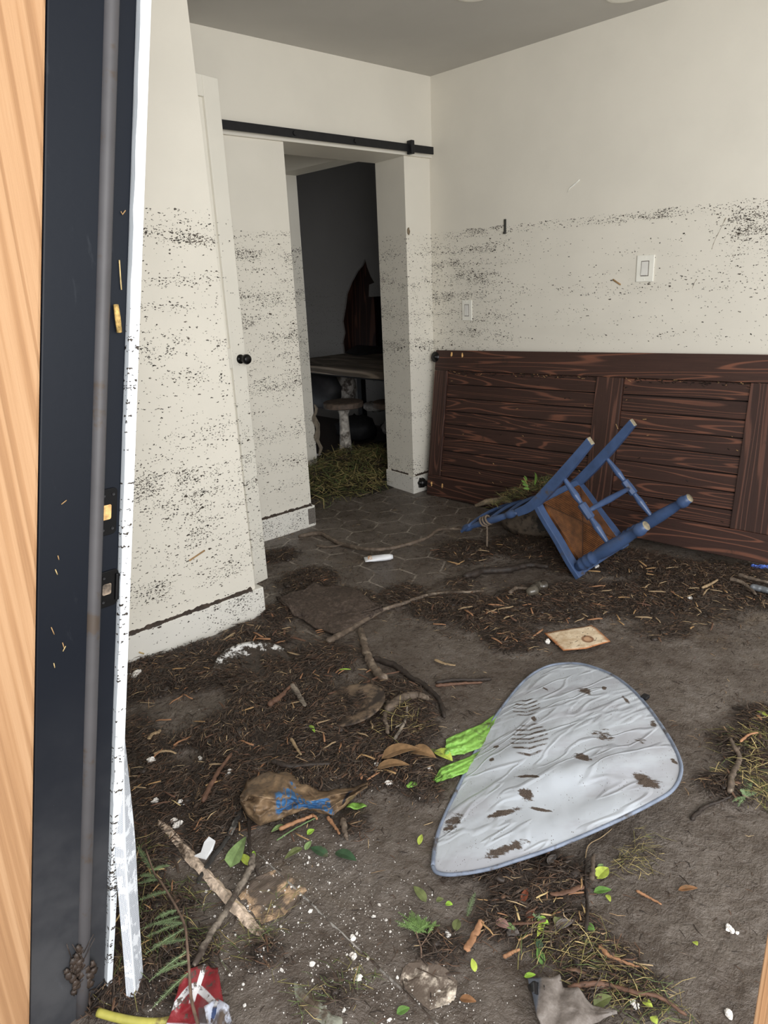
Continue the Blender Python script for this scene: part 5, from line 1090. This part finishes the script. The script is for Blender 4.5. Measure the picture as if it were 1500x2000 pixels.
# ------------------------------------------------------------------ leaves
def lmat(name, rgb, spec=0.4): return simple(name, rgb, 0.5, 0, 0.18, 60, 0.3, spec, dirt=(90, 80, 62), dirt_amt=0.12)
m_lv = {'green': lmat('green leaf', (92, 128, 62)), 'lime': lmat('lime leaf', (150, 190, 72)), 'dark': lmat('dark glossy leaf', (44, 74, 46), .7), 'olive': lmat('olive leaf', (104, 112, 70)), 'sage': lmat('sage leaf', (126, 150, 96)),
        'yellow': lmat('yellow green leaf', (176, 192, 84)), 'brown': lmat('brown leaf', (128, 92, 62)), 'pink': lmat('pinkish brown leaf', (134, 104, 96)), 'grey': lmat('grey dead leaf', (112, 106, 102)), 'rust': lmat('rust leaf', (116, 62, 42))}
for (bx, by, tx, ty, w, c, lab) in [
    (450, 1694, 480, 1632, .034, 'sage', 'large arrow-shaped sage green leaf at the top of the grey stick'), (487, 1690, 470, 1668, .020, 'yellow', 'small yellow-green leaf overlapping the arrow-shaped leaf'), (492, 1682, 496, 1662, .014, 'lime', 'tiny lime leaf at the tip of the grey stick'),
    (818, 1650, 824, 1630, .012, 'yellow', 'single yellow-green leaf left of the sunshade tip'), (832, 1762, 808, 1730, .020, 'olive', 'olive leaf lying above the green conifer sprig'), (852, 1760, 866, 1756, .012, 'olive', 'small folded olive leaf right of the olive leaf'),
    (640, 1672, 606, 1655, .026, 'dark', 'dark glossy green leaf, left one of the glossy pair'), (655, 1664, 696, 1680, .028, 'dark', 'dark glossy green leaf, right one of the glossy pair'), (590, 1655, 556, 1676, .018, 'olive', 'muddy olive leaf left of the dark glossy pair'), (596, 1660, 608, 1642, .014, 'sage', 'small upright sage leaf left of the dark glossy pair'),
    (600, 1630, 614, 1620, .016, 'lime', 'small round lime leaf below the paper bag'), (1166, 1716, 1188, 1694, .030, 'yellow', 'pale round spotted leaf below the sunshade'), (1160, 1742, 1194, 1738, .018, 'green', 'green leaf right of the reddish flat stick'), (1185, 1748, 1192, 1760, .010, 'yellow', 'tiny yellow leaf under the green leaf by the pale round one'),
    (1168, 1696, 1178, 1688, .010, 'sage', 'tiny sage leaf above the pale round leaf'), (1142, 1808, 1162, 1822, .018, 'green', 'bright green leaf touching the black root'), (850, 1466, 884, 1486, .040, 'yellow', 'broad yellow-green leaf lying on the lime green plastic'), (848, 1462, 842, 1476, .016, 'olive', 'small curled olive leaf left of the broad yellow-green leaf'),
    (1478, 1390, 1502, 1400, .016, 'yellow', 'pale yellow-green leaf at the right edge on smooth mud'), (1050, 1792, 1072, 1806, .018, 'lime', 'lime leaf among the chips below the sunshade'), (985, 1800, 1008, 1808, .014, 'sage', 'pale torn sage leaf left of the chips'), (1062, 1798, 1050, 1822, .012, 'yellow', 'narrow yellow leaf hanging off the lime leaf'),
    (1084, 1808, 1094, 1796, .016, 'olive', 'round olive leaf right of the lime leaf'), (1056, 1850, 1050, 1826, .014, 'dark', 'small dark green leaf above the grass tangle'), (1060, 1882, 1050, 1846, .016, 'green', 'long green leaf stuck in the grass tangle'), (928, 1898, 922, 1872, .012, 'yellow', 'pointed yellow-green leaf right of the conifer sprig root'),
    (968, 1798, 996, 1806, .022, 'pink', 'pinkish brown leaf right of the orange chip'), (898, 1950, 930, 1956, .016, 'brown', 'brown curled leaf near the bottom, below the pointed yellow leaf'), (775, 1980, 800, 1968, .016, 'green', 'green leaf with white crumbs near the bottom edge'), (1160, 1960, 1195, 1945, .024, 'olive', 'muddy olive leaf above the right end of the torn sheet'),
    (1255, 1946, 1275, 1964, .014, 'yellow', 'yellow-green leaf between white crumbs near the bottom right'), (1272, 1980, 1284, 1996, .014, 'yellow', 'crumpled yellow leaf at the bottom edge right'), (870, 1766, 884, 1768, .012, 'lime', 'small lime leaf between conifer sprig and sunshade'), (1024, 1908, 1046, 1902, .010, 'lime', 'narrow lime leaf at the corner of the grey torn sheet'),
    (890, 1820, 894, 1795, .018, 'olive', 'muddy olive leaf right of the conifer sprig'), (1085, 1815, 1120, 1800, .020, 'grey', 'grey dead leaf right of the conifer frond pieces'), (1026, 1790, 1050, 1785, .018, 'rust', 'rust coloured curled leaf among the chips'), (990, 1815, 1016, 1818, .022, 'grey', 'grey wrinkled dead leaf under the pinkish leaf'),
    (1020, 1765, 1030, 1740, .014, 'rust', 'dark rust leaf standing below the sunshade'), (1070, 1690, 1086, 1670, .016, 'grey', 'pale grey dead leaf in the shade of the sunshade'), (1325, 1738, 1362, 1734, .014, 'brown', 'flat muddy brown leaf alone on the smooth mud'), (555, 1612, 530, 1625, .014, 'sage', 'small green leaf under the bent orange root'),
    (1160, 1880, 1172, 1898, .012, 'olive', 'small olive leaf near the peeled root'), (605, 1415, 615, 1430, .012, 'lime', 'tiny bright green leaf in the middle debris'), (660, 1308, 685, 1306, .008, 'lime', 'narrow lime leaf bit above the round board'), (1355, 1840, 1362, 1846, .010, 'yellow', 'tiny yellow bud alone on the near mud')]:
    b = MB(); leaf_mesh(b, gp(bx, by, .006), gp(tx, ty, .010), w*(1.2 if 'large arrow' in lab else 1), shape=.6 if 'large arrow' in lab else 1.0); tag(b.build('leaf', m_lv[c]), lab, 'leaf')
for i, (bx, by, tx, ty, w) in enumerate(((745, 1480, 820, 1468, .05), (735, 1500, 800, 1494, .035), (800, 1470, 852, 1482, .05))):
    b = MB(); leaf_mesh(b, gp(bx, by, .010), gp(tx, ty, .022), w, curl=0.22, shape=.9); tag(b.build('dead_leaf', lmat('tan dead leaf', (128, 100, 70))), ['long tan dead leaf left of the green plastic, upper one', 'long tan dead leaf left of the green plastic, lower one', 'broad tan dead leaf touching the green plastic'][i], 'leaf')

# ------------------------------------------------------------------ conifer pieces
m_con = simple('redwood needles', (112, 132, 92), 0.6, 0, 0.2, 60, 0.2); m_con2 = simple('bright cypress scales', (104, 132, 72), 0.6, 0, 0.2, 60, 0.2); m_stem = simple('conifer stem', (112, 92, 78), 0.8, 0, 0.25, 60, 0.4)
def frond(b, base, tip, L, w, n=26):
    base, tip = np.array(base, float), np.array(tip, float); d = tip-base; Lg = np.linalg.norm(d); d /= Lg; s = np.cross(d, (0, 0, 1)); s /= np.linalg.norm(s)
    b.tube([base, (base+tip)/2+np.array([0, 0, .003]), tip], [.0009, .0008, .0004], 4)
    for i in range(n):
        t = (i+0.5)/n; p = base+d*Lg*t+np.array([0, 0, .003*math.sin(math.pi*t)]); l = L*math.sin(math.pi*(0.18+0.8*t))**0.7
        for k in (-1, 1):
            q = p+(s*k*0.85+d*0.55)*l*(0.85+0.3*RNG.random())+np.array([0, 0, RNG.normal(0, .0012)]); wv = d*w*0.5; b.add([p-wv, p+wv, q+wv*0.3+np.array([0, 0, .0004]), q-wv*0.3, (p+q)/2+np.array([0, 0, -.0006])], [(0, 1, 2, 3), (0, 3, 4), (1, 4, 2), (0, 4, 1), (2, 4, 3)])
ct = empty('conifer_twig', gp(330, 1800), 'long green conifer twig with drooping needles beside the white mesh strip', 'conifer twig')
path = [(285, 1660), (300, 1700), (318, 1733), (345, 1772), (362, 1815), (366, 1850), (369, 1900), (372, 1940), (382, 1985), (390, 2010)]
W = smooth_path([gp(x, y, .035) for x, y in path], 60); b = MB(); b.tube(W, [.0022+.0012*i/len(W) for i in range(len(W))], 7, lump=.12); b.build('stem', m_stem, ct, smooth=True)
for (bx, by, tx, ty) in ((300, 1700, 268, 1652), (306, 1712, 272, 1700), (298, 1690, 330, 1684), (312, 1722, 270, 1724), (330, 1745, 272, 1760), (345, 1775, 302, 1792), (352, 1786, 272, 1812), (360, 1800, 284, 1822), (364, 1822, 285, 1872), (364, 1840, 300, 1850), (367, 1856, 290, 1912), (368, 1872, 308, 1900), (369, 1890, 296, 1966), (362, 1805, 300, 1800)):
    b = MB(); frond(b, gp(bx, by, .034), gp(tx, ty, .022), .0085, .0016, 30); b.build('frond', m_con, ct)
cs = empty('conifer_sprig', gp(815, 1810), 'bright green cypress sprig lying alone on the near mud', 'conifer sprig'); root = gp(825, 1860, .01)
b = MB(); b.tube(smooth_path([gp(823, 1870, .006), gp(822, 1850, .008), gp(815, 1830, .012), gp(810, 1810, .016)], 16), .0018, 6, lump=.1); b.tube([gp(822, 1848, .008), gp(836, 1828, .012), gp(845, 1815, .014)], .0013, 6); b.build('stem', m_stem, cs, smooth=True)
for i in range(26):
    a = RNG.uniform(0, 1); c = (770+92*RNG.random(), 1822-38*RNG.random()); s0 = (810+26*RNG.random(), 1826-12*RNG.random()); b = MB(); frond(b, gp(s0[0], s0[1], .012), gp(c[0], c[1]-6, .012+.012*RNG.random()), .0058, .0022, 14); b.build('frond', m_con2, cs)
for (bx, by, tx, ty, lab, m) in ((912, 1790, 928, 1742, 'short green conifer frond standing up right of the olive leaf', m_con), (1072, 1806, 1040, 1786, 'muddy green conifer frond among the chips below the sunshade', m_con)):
    b = MB(); frond(b, gp(bx, by, .006), gp(tx, ty, .012), .0075, .002, 18); tag(b.build('frond', m), lab, 'conifer frond')
cp = empty('conifer_sprig', gp(1450, 1550), 'pale green conifer sprig on the mud at the right edge', 'conifer sprig')
b = MB(); b.tube([gp(1480, 1562, .004), gp(1462, 1556, .01), gp(1450, 1550, .012)], .0014, 6); b.build('stem', m_stem, cp)
for (tx, ty) in ((1432, 1556), (1442, 1568), (1456, 1518), (1466, 1532), (1478, 1548), (1448, 1540), (1470, 1520)):
    b = MB(); frond(b, gp(1456, 1554, .01), gp(tx, ty, .014), .0075, .002, 16); b.build('frond', m_con, cp)

# ------------------------------------------------------------------ plaster pieces and crumbs
m_pl = simple('white plaster', (226, 222, 216), 0.85, 0, 0.06, 60, 0.4, dirt=(150, 138, 126), dirt_amt=0.15); m_chip = simple('white paint chip', (222, 224, 226), 0.6, 0, 0.04, 40, 0.2, dirt=(70, 60, 54), dirt_amt=0.35)
b = MB()
def slab(pts, t, up): 
    P = [gp(x, y, up) for x, y in pts]; b.prism([[p for p in P], [p+np.array([0, 0, t]) for p in P]])
slab([(380, 1672), (392, 1664), (398, 1640), (408, 1634), (420, 1638), (414, 1652), (402, 1676)], .004, .012); tag(b.build('paint_chip', m_chip), 'large angular white paint chip left of the arrow-shaped leaf', 'paint chip')
def chunk(spec, lab):
    b = MB()
    for (px, py, r) in spec: b.ball(gp(px, py, r*.5), r, 9, 6, 0, .28, (1.1, .9, .7))
    tag(b.build('plaster_chunk', m_pl), lab, 'plaster')
chunk([(340, 1602, .009), (346, 1610, .010), (352, 1606, .007), (342, 1615, .006)], 'rough white plaster lump left of the black plastic strip')
chunk([(268, 1312, .016), (262, 1318, .012), (252, 1318, .009), (246, 1320, .008)], 'white plaster lumps at the foot of the near white wall')
chunk([(294, 1486, .012), (299, 1487, .009)], 'small muddy white plaster lump on dark silt by the mesh strip'); chunk([(448, 1508, .009), (444, 1512, .007)], 'pinkish white pebble of plaster left of the paper bag')
chunk([(352, 1559, .009), (357, 1562, .006)], 'white plaster crumb lump left of the paper bag'); chunk([(735, 1492, .007)], 'white flake on the tan dead leaf'); chunk([(838, 1500, .006), (842, 1503, .004)], 'white flake beside the broad yellow-green leaf')
chunk([(757, 1525, .008), (763, 1524, .006)], 'small white shell-like flake below the tan dead leaves'); chunk([(302, 1557, .009)], 'grey white lump by the edge of the mesh strip'); chunk([(392, 1483, .006), (390, 1479, .005)], 'small white flake left of the yellow stick')
chunk([(1424, 1812, .008), (1430, 1818, .006), (1440, 1822, .004)], 'crumbled cream plaster patch on the near mud at right'); chunk([(1422, 1978, .008), (1426, 1985, .006)], 'white plaster crumb at the bottom right beside the post')
chunk([(606, 1779, .005)], 'single white crumb above the tile edge strip'); chunk([(690, 1833, .006), (688, 1828, .005)], 'white crumb pair on the tile edge strip'); chunk([(691, 1868, .007), (686, 1864, .005)], 'bright white crumb just below the tile edge strip'); chunk([(610, 1882, .006)], 'long white crumb below the tan plaster'); chunk([(701, 1910, .007)], 'pointed white crumb near the crushed plaster patch')
chunk([(875, 1822, .006), (876, 1829, .005)], 'two white crumbs right of the cypress sprig'); chunk([(1238, 1952, .007), (1243, 1962, .006)], 'curled white plastic sliver near the bottom right')
proto = []
for k in range(5): b = MB(); b.ball((0, 0, 0), 1.0, 7, 5, 0, .35, (1.2, .9, .7)); proto.append(b.build('plaster_crumb', m_pl, local=True))
zone = [(540, 1770, 60, 40), (640, 1800, 70, 50), (560, 1880, 70, 50), (700, 1900, 70, 50), (480, 1720, 40, 30), (330, 1960, 60, 30), (640, 1680, 50, 30), (760, 1780, 50, 30), (500, 1800, 40, 50), (860, 1960, 60, 25)]
for i in range(170):
    x, y, sx, sy = zone[RNG.integers(len(zone))]; p = gp(x+RNG.normal(0, sx), y+RNG.normal(0, sy), .001); o = proto[i] if i < 5 else proto[int(RNG.integers(5))].copy()
    if i >= 5: COL.objects.link(o)
    s = .0013+.0030*RNG.random()**2.5; o.location = p; o.scale = (s, s, s); o.rotation_euler = (RNG.random()*3, RNG.random()*3, RNG.random()*6); tag(o, 'small white plaster crumb scattered on the near mud around the tile edge', 'plaster crumb', 'white plaster crumbs on the near mud')
b = MB()
for i in range(1500):
    x, y, sx, sy = zone[RNG.integers(len(zone))] if RNG.random() < .8 else (600, 1560, 220, 90); p = gp(x+RNG.normal(0, sx*1.2), y+RNG.normal(0, sy*1.2), .0006); b.ball(p, .0006+.0010*RNG.random()**2, 4, 3, 0, .3)
tag(b.build('plaster_dust', m_pl), 'fine white specks of plaster dusted over the near mud', 'plaster', kind='stuff')

# ------------------------------------------------------------------ white mesh strip, yellow pipe, blue scraps
g = G('perforated white mesh tape'); u, v, P = g.attr('u')['Fac'], g.attr('v')['Fac'], g.pos()
hu = g.math('ABSOLUTE', g.math('SUBTRACT', g.math('FRACT', u), 0.5)); hv = g.math('ABSOLUTE', g.math('SUBTRACT', g.math('FRACT', v), 0.5))
hole = g.math('MULTIPLY', g.ss(hu, 0.34, 0.26), g.ss(hv, 0.36, 0.28)); clog = g.ss(g.noise(P, 34.0, 4.0, 0.7), 0.58, 0.52)
cov = g.math('MULTIPLY', g.math('LESS_THAN', g.math('ABSOLUTE', g.math('SUBTRACT', u, 7.0)), 1.3), 1.0); hole = g.math('MULTIPLY', g.math('MULTIPLY', hole, clog), g.math('SUBTRACT', 1.0, cov))
m_mesh = g.set(g.mix(hole, lin(232, 236, 242), lin(64, 78, 104)), 0.6, 0, g.bump(g.math('SUBTRACT', 1.0, hole), 0.4, 0.002), 0.3)
cl = [(onY(233, 1385, 1.235), onY(238, 1385, 1.235)), (onY(229, 1500, 1.215), onY(250, 1500, 1.225)), (onY(224, 1640, 1.20), onY(264, 1640, 1.21)), (onY(232, 1760, 1.185), onY(270, 1760, 1.195)), (onY(242, 1880, 1.165), onY(278, 1880, 1.175)), (onY(252, 2020, 1.145), onY(290, 2020, 1.155))]
LA = smooth_path([c[0] for c in cl], 60); LB = smooth_path([c[1] for c in cl], 60); P = []; U = []; Vv = []; run = 0
for i in range(len(LA)):
    a, c = LA[i], LB[i]; row = []; w = np.linalg.norm(c-a)
    if i: run += np.linalg.norm(LA[i]-LA[i-1])
    for j in range(13):
        t = j/12; q = a+(c-a)*t+np.array([0, -1.0, 0])*0.014*(1-abs(t-0.32)/0.68 if t > .32 else t/.32)*min(1, w/0.02); q[2] = max(q[2], 0.006+0.002*t); row.append(q); U.append(t*20); Vv.append(run/0.0021)
    P.append(row)
b = MB(); b.sheet(P, thick=.0012); o = b.build('mesh_strip', m_mesh, smooth=False)
for nm, arr in (('u', U), ('v', Vv)): at = o.data.attributes.new(nm, 'FLOAT', 'POINT'); at.data.foreach_set('value', np.array(arr*2, np.float32))
tag(o, 'long white perforated corner strip hanging loose at the foot of the white casing', 'mesh strip')
b = MB(); b.tube(smooth_path([gp(190, 1972, .014), gp(225, 1982, .014), gp(270, 1994, .014), (gp(310, 1996, .014)), gp(342, 1990, .014)], 24), [.008]*25, 12); tag(b.build('yellow_pipe', simple('yellow plastic pipe', (172, 166, 78), 0.5, 0, 0.1, 30, 0.1, dirt=(110, 96, 56), dirt_amt=0.3), smooth=True), 'yellow plastic pipe lying behind the mesh strip at the bottom left', 'pipe')
m_blu = simple('bright blue plastic', (96, 132, 232), 0.5, 0, 0.1, 60, 0.2)
b = MB()
for (px, py, r) in ((1473, 1106, .012), (1477, 1108, .010)): b.ball(gp(px, py, .01), r, 8, 5, 0, .35, (1.3, 1, .6))
tag(b.build('plastic_scrap', m_blu), 'smaller bright blue plastic scrap at the foot of the barn door', 'plastic scrap')
b = MB()
for (px, py, r) in ((1487, 1108, .013), (1493, 1109, .014), (1500, 1107, .014)): b.ball(gp(px, py, .01), r, 8, 5, 0, .35, (1.3, 1, .6))
tag(b.build('plastic_scrap', m_blu), 'larger bright blue plastic scrap at the right edge by the barn door', 'plastic scrap')
b = MB(); b.ball(gp(1166, 1105, .01), .010, 9, 6, 0, .4, (1.6, 1, .6)); tag(b.build('paper_wad', m_pl), 'tiny white paper wad under the front leg of the overturned chair', 'paper')
b = MB(); b.ball(gp(1348, 1168, .012), .008, 8, 5, 0, .35, (1.5, 1, .6)); tag(b.build('paper_wad', m_pl), 'tiny white paper wad on the debris in front of the barn door', 'paper')
b = MB(); b.ball(gp(1069, 1253, .012), .010, 8, 5, 0, .35); tag(b.build('paper_wad', m_pl), 'small white wad touching the left corner of the scorched card', 'paper')
b = MB(); b.ball(fl(656, 945, 0.03), .022, 10, 7, 0, .25, (1, 1, .9)); tag(b.build('paper_wad', m_pl, smooth=True), 'white paper wad on the grass heap inside the doorway', 'paper')
b = MB(); b.tube([onX(1203, 828, 3.35), onX(1207, 838, 3.35)], .002, 5); tag(b.build('straw_bit', m_straw), 'straw stuck on the barn door above the blue chair', 'straw')

# ------------------------------------------------------------------ furniture in the dark room
m_tt = wood('weathered table plank', [(0.15, lin(74, 66, 58)), (0.5, lin(124, 112, 100)), (0.9, lin(164, 150, 134))], along=1, ring=6, fine=50, rough=0.7, dirt=(52, 46, 40))
tb = empty('table', (4.1, 4.4, 0), 'thick plank table covered with silt in the dark room beyond the doorway', 'table')
for i in range(5):
    x0 = 3.62+i*0.2; b = MB(); b.box((x0, 3.72, .675), (x0+.196, 5.3, .735)); b.build('top_plank', m_tt, tb, bevel=.006)
m_dk = simple('black iron table leg', (30, 30, 32), 0.5, 0.3, 0.2, 30, 0.1)
for x in (3.75, 4.5):
    for y in (3.85, 5.15): b = MB(); b.box((x-.03, y-.03, 0), (x+.03, y+.03, .675)); b.build('leg', m_dk, tb, bevel=.004)
b = MB(); b.box((3.78, 3.86, .635), (4.50, 5.15, .675)); b.build('apron', m_dk, tb)
m_seat = simple('worn stool seat', (88, 74, 64), 0.7, 0, 0.3, 30, 0.3, dirt=(70, 62, 54), dirt_amt=.4); m_birch = simple('pale mottled pedestal', (170, 164, 156), 0.7, 0, 0.35, 28, 0.4, dirt=(96, 88, 80), dirt_amt=.45)
def stool(cx, cy, zs_, r, label, m):
    e = empty('stool', (cx, cy, 0), label, 'stool'); b = MB(); b.lathe([(0, r*.94), (.006, r), (.040, r), (.046, r*.94)], (cx, cy, zs_-.046), (0, 0, 1), 30); b.build('seat', m_seat, e)
    b = MB(); b.lathe([(0, .085), (.02, .082), (.07, .062), (.16, .047), (.28, .040), (zs_-.10, .036), (zs_-.048, .055)], (cx, cy, 0.0), (0, 0, 1), 16); b.build('pedestal', m, e, smooth=True)
stool(3.50, 4.23, .505, .155, 'round stool with a pale trumpet-shaped foot in front of the dark table', m_birch)
stool(3.78, 3.98, .49, .15, 'round stool half hidden by the right side of the doorway', m_dk)
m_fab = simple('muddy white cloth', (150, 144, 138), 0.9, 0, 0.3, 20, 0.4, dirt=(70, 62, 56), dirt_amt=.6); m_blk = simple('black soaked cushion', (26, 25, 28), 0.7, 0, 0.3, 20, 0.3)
b = MB(); b.ball((4.05, 4.90, .50), .17, 18, 12, 0, .05, (.6, 1, 1.0)); tag(b.build('cushion', m_fab, smooth=True), 'pale muddy cushion behind the pale-footed stool under the table', 'cushion')
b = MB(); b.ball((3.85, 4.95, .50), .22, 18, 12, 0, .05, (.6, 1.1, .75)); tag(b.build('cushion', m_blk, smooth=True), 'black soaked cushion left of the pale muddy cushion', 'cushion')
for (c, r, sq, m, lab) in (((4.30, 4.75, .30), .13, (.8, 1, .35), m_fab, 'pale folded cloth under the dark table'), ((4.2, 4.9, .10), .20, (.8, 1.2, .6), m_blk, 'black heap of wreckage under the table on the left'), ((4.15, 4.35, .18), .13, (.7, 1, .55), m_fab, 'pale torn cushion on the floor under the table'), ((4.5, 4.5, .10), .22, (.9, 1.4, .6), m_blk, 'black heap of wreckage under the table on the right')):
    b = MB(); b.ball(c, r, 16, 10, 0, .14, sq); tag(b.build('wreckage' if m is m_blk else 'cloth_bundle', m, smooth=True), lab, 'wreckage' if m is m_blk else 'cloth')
b = MB(); b.prism([[(4.35, 5.0, .736), (4.65, 4.95, .736), (4.6, 5.3, .736), (4.4, 5.25, .745)], [(4.35, 5.0, .742), (4.66, 4.95, .79), (4.6, 5.3, .80), (4.4, 5.25, .752)]]); tag(b.build('broken_panel', m_blk), 'black broken panel lying on the dark table against the far wall', 'panel')
# peeling paper on the post at the side of the hall
b = MB(); P = []
for i in range(14):
    t = i/13; q = onY(614+3*math.sin(t*17)+t*12, 790+100*t, 4.285); w = .006+.012*math.sin(math.pi*t); P.append([q+np.array([-w*1.6, -.003, 0]), q+np.array([0, -.008-.004*math.sin(t*19), 0]), q+np.array([w*(1+.6*math.sin(t*23)), -.004, 0])])
b.sheet(P, thick=.002); tag(b.build('torn_paper', simple('torn drywall paper', (120, 110, 96), .9, 0, .2, 30, .4)), 'strip of torn drywall paper hanging on the post beyond the doorway', 'torn paper')
# recessed ceiling lights just at the top of the frame
for X, Y, lab in ((2.70, 2.25, 'round recessed ceiling light, nearer the middle of the ceiling'), (3.25, 1.87, 'round recessed ceiling light close to the right wall')):
    e = empty('ceiling_light', (X, Y, ZC), lab, 'ceiling light'); b = MB(); b.lathe([(0, .080), (.004, .078), (.006, .070)], (X, Y, ZC), (0, 0, -1), 32); b.build('trim_ring', m_plast, e, smooth=True)
    b = MB(); b.lathe([(0, .060), (.0075, .058)], (X, Y, ZC), (0, 0, -1), 32); b.build('lens', m_plast, e)
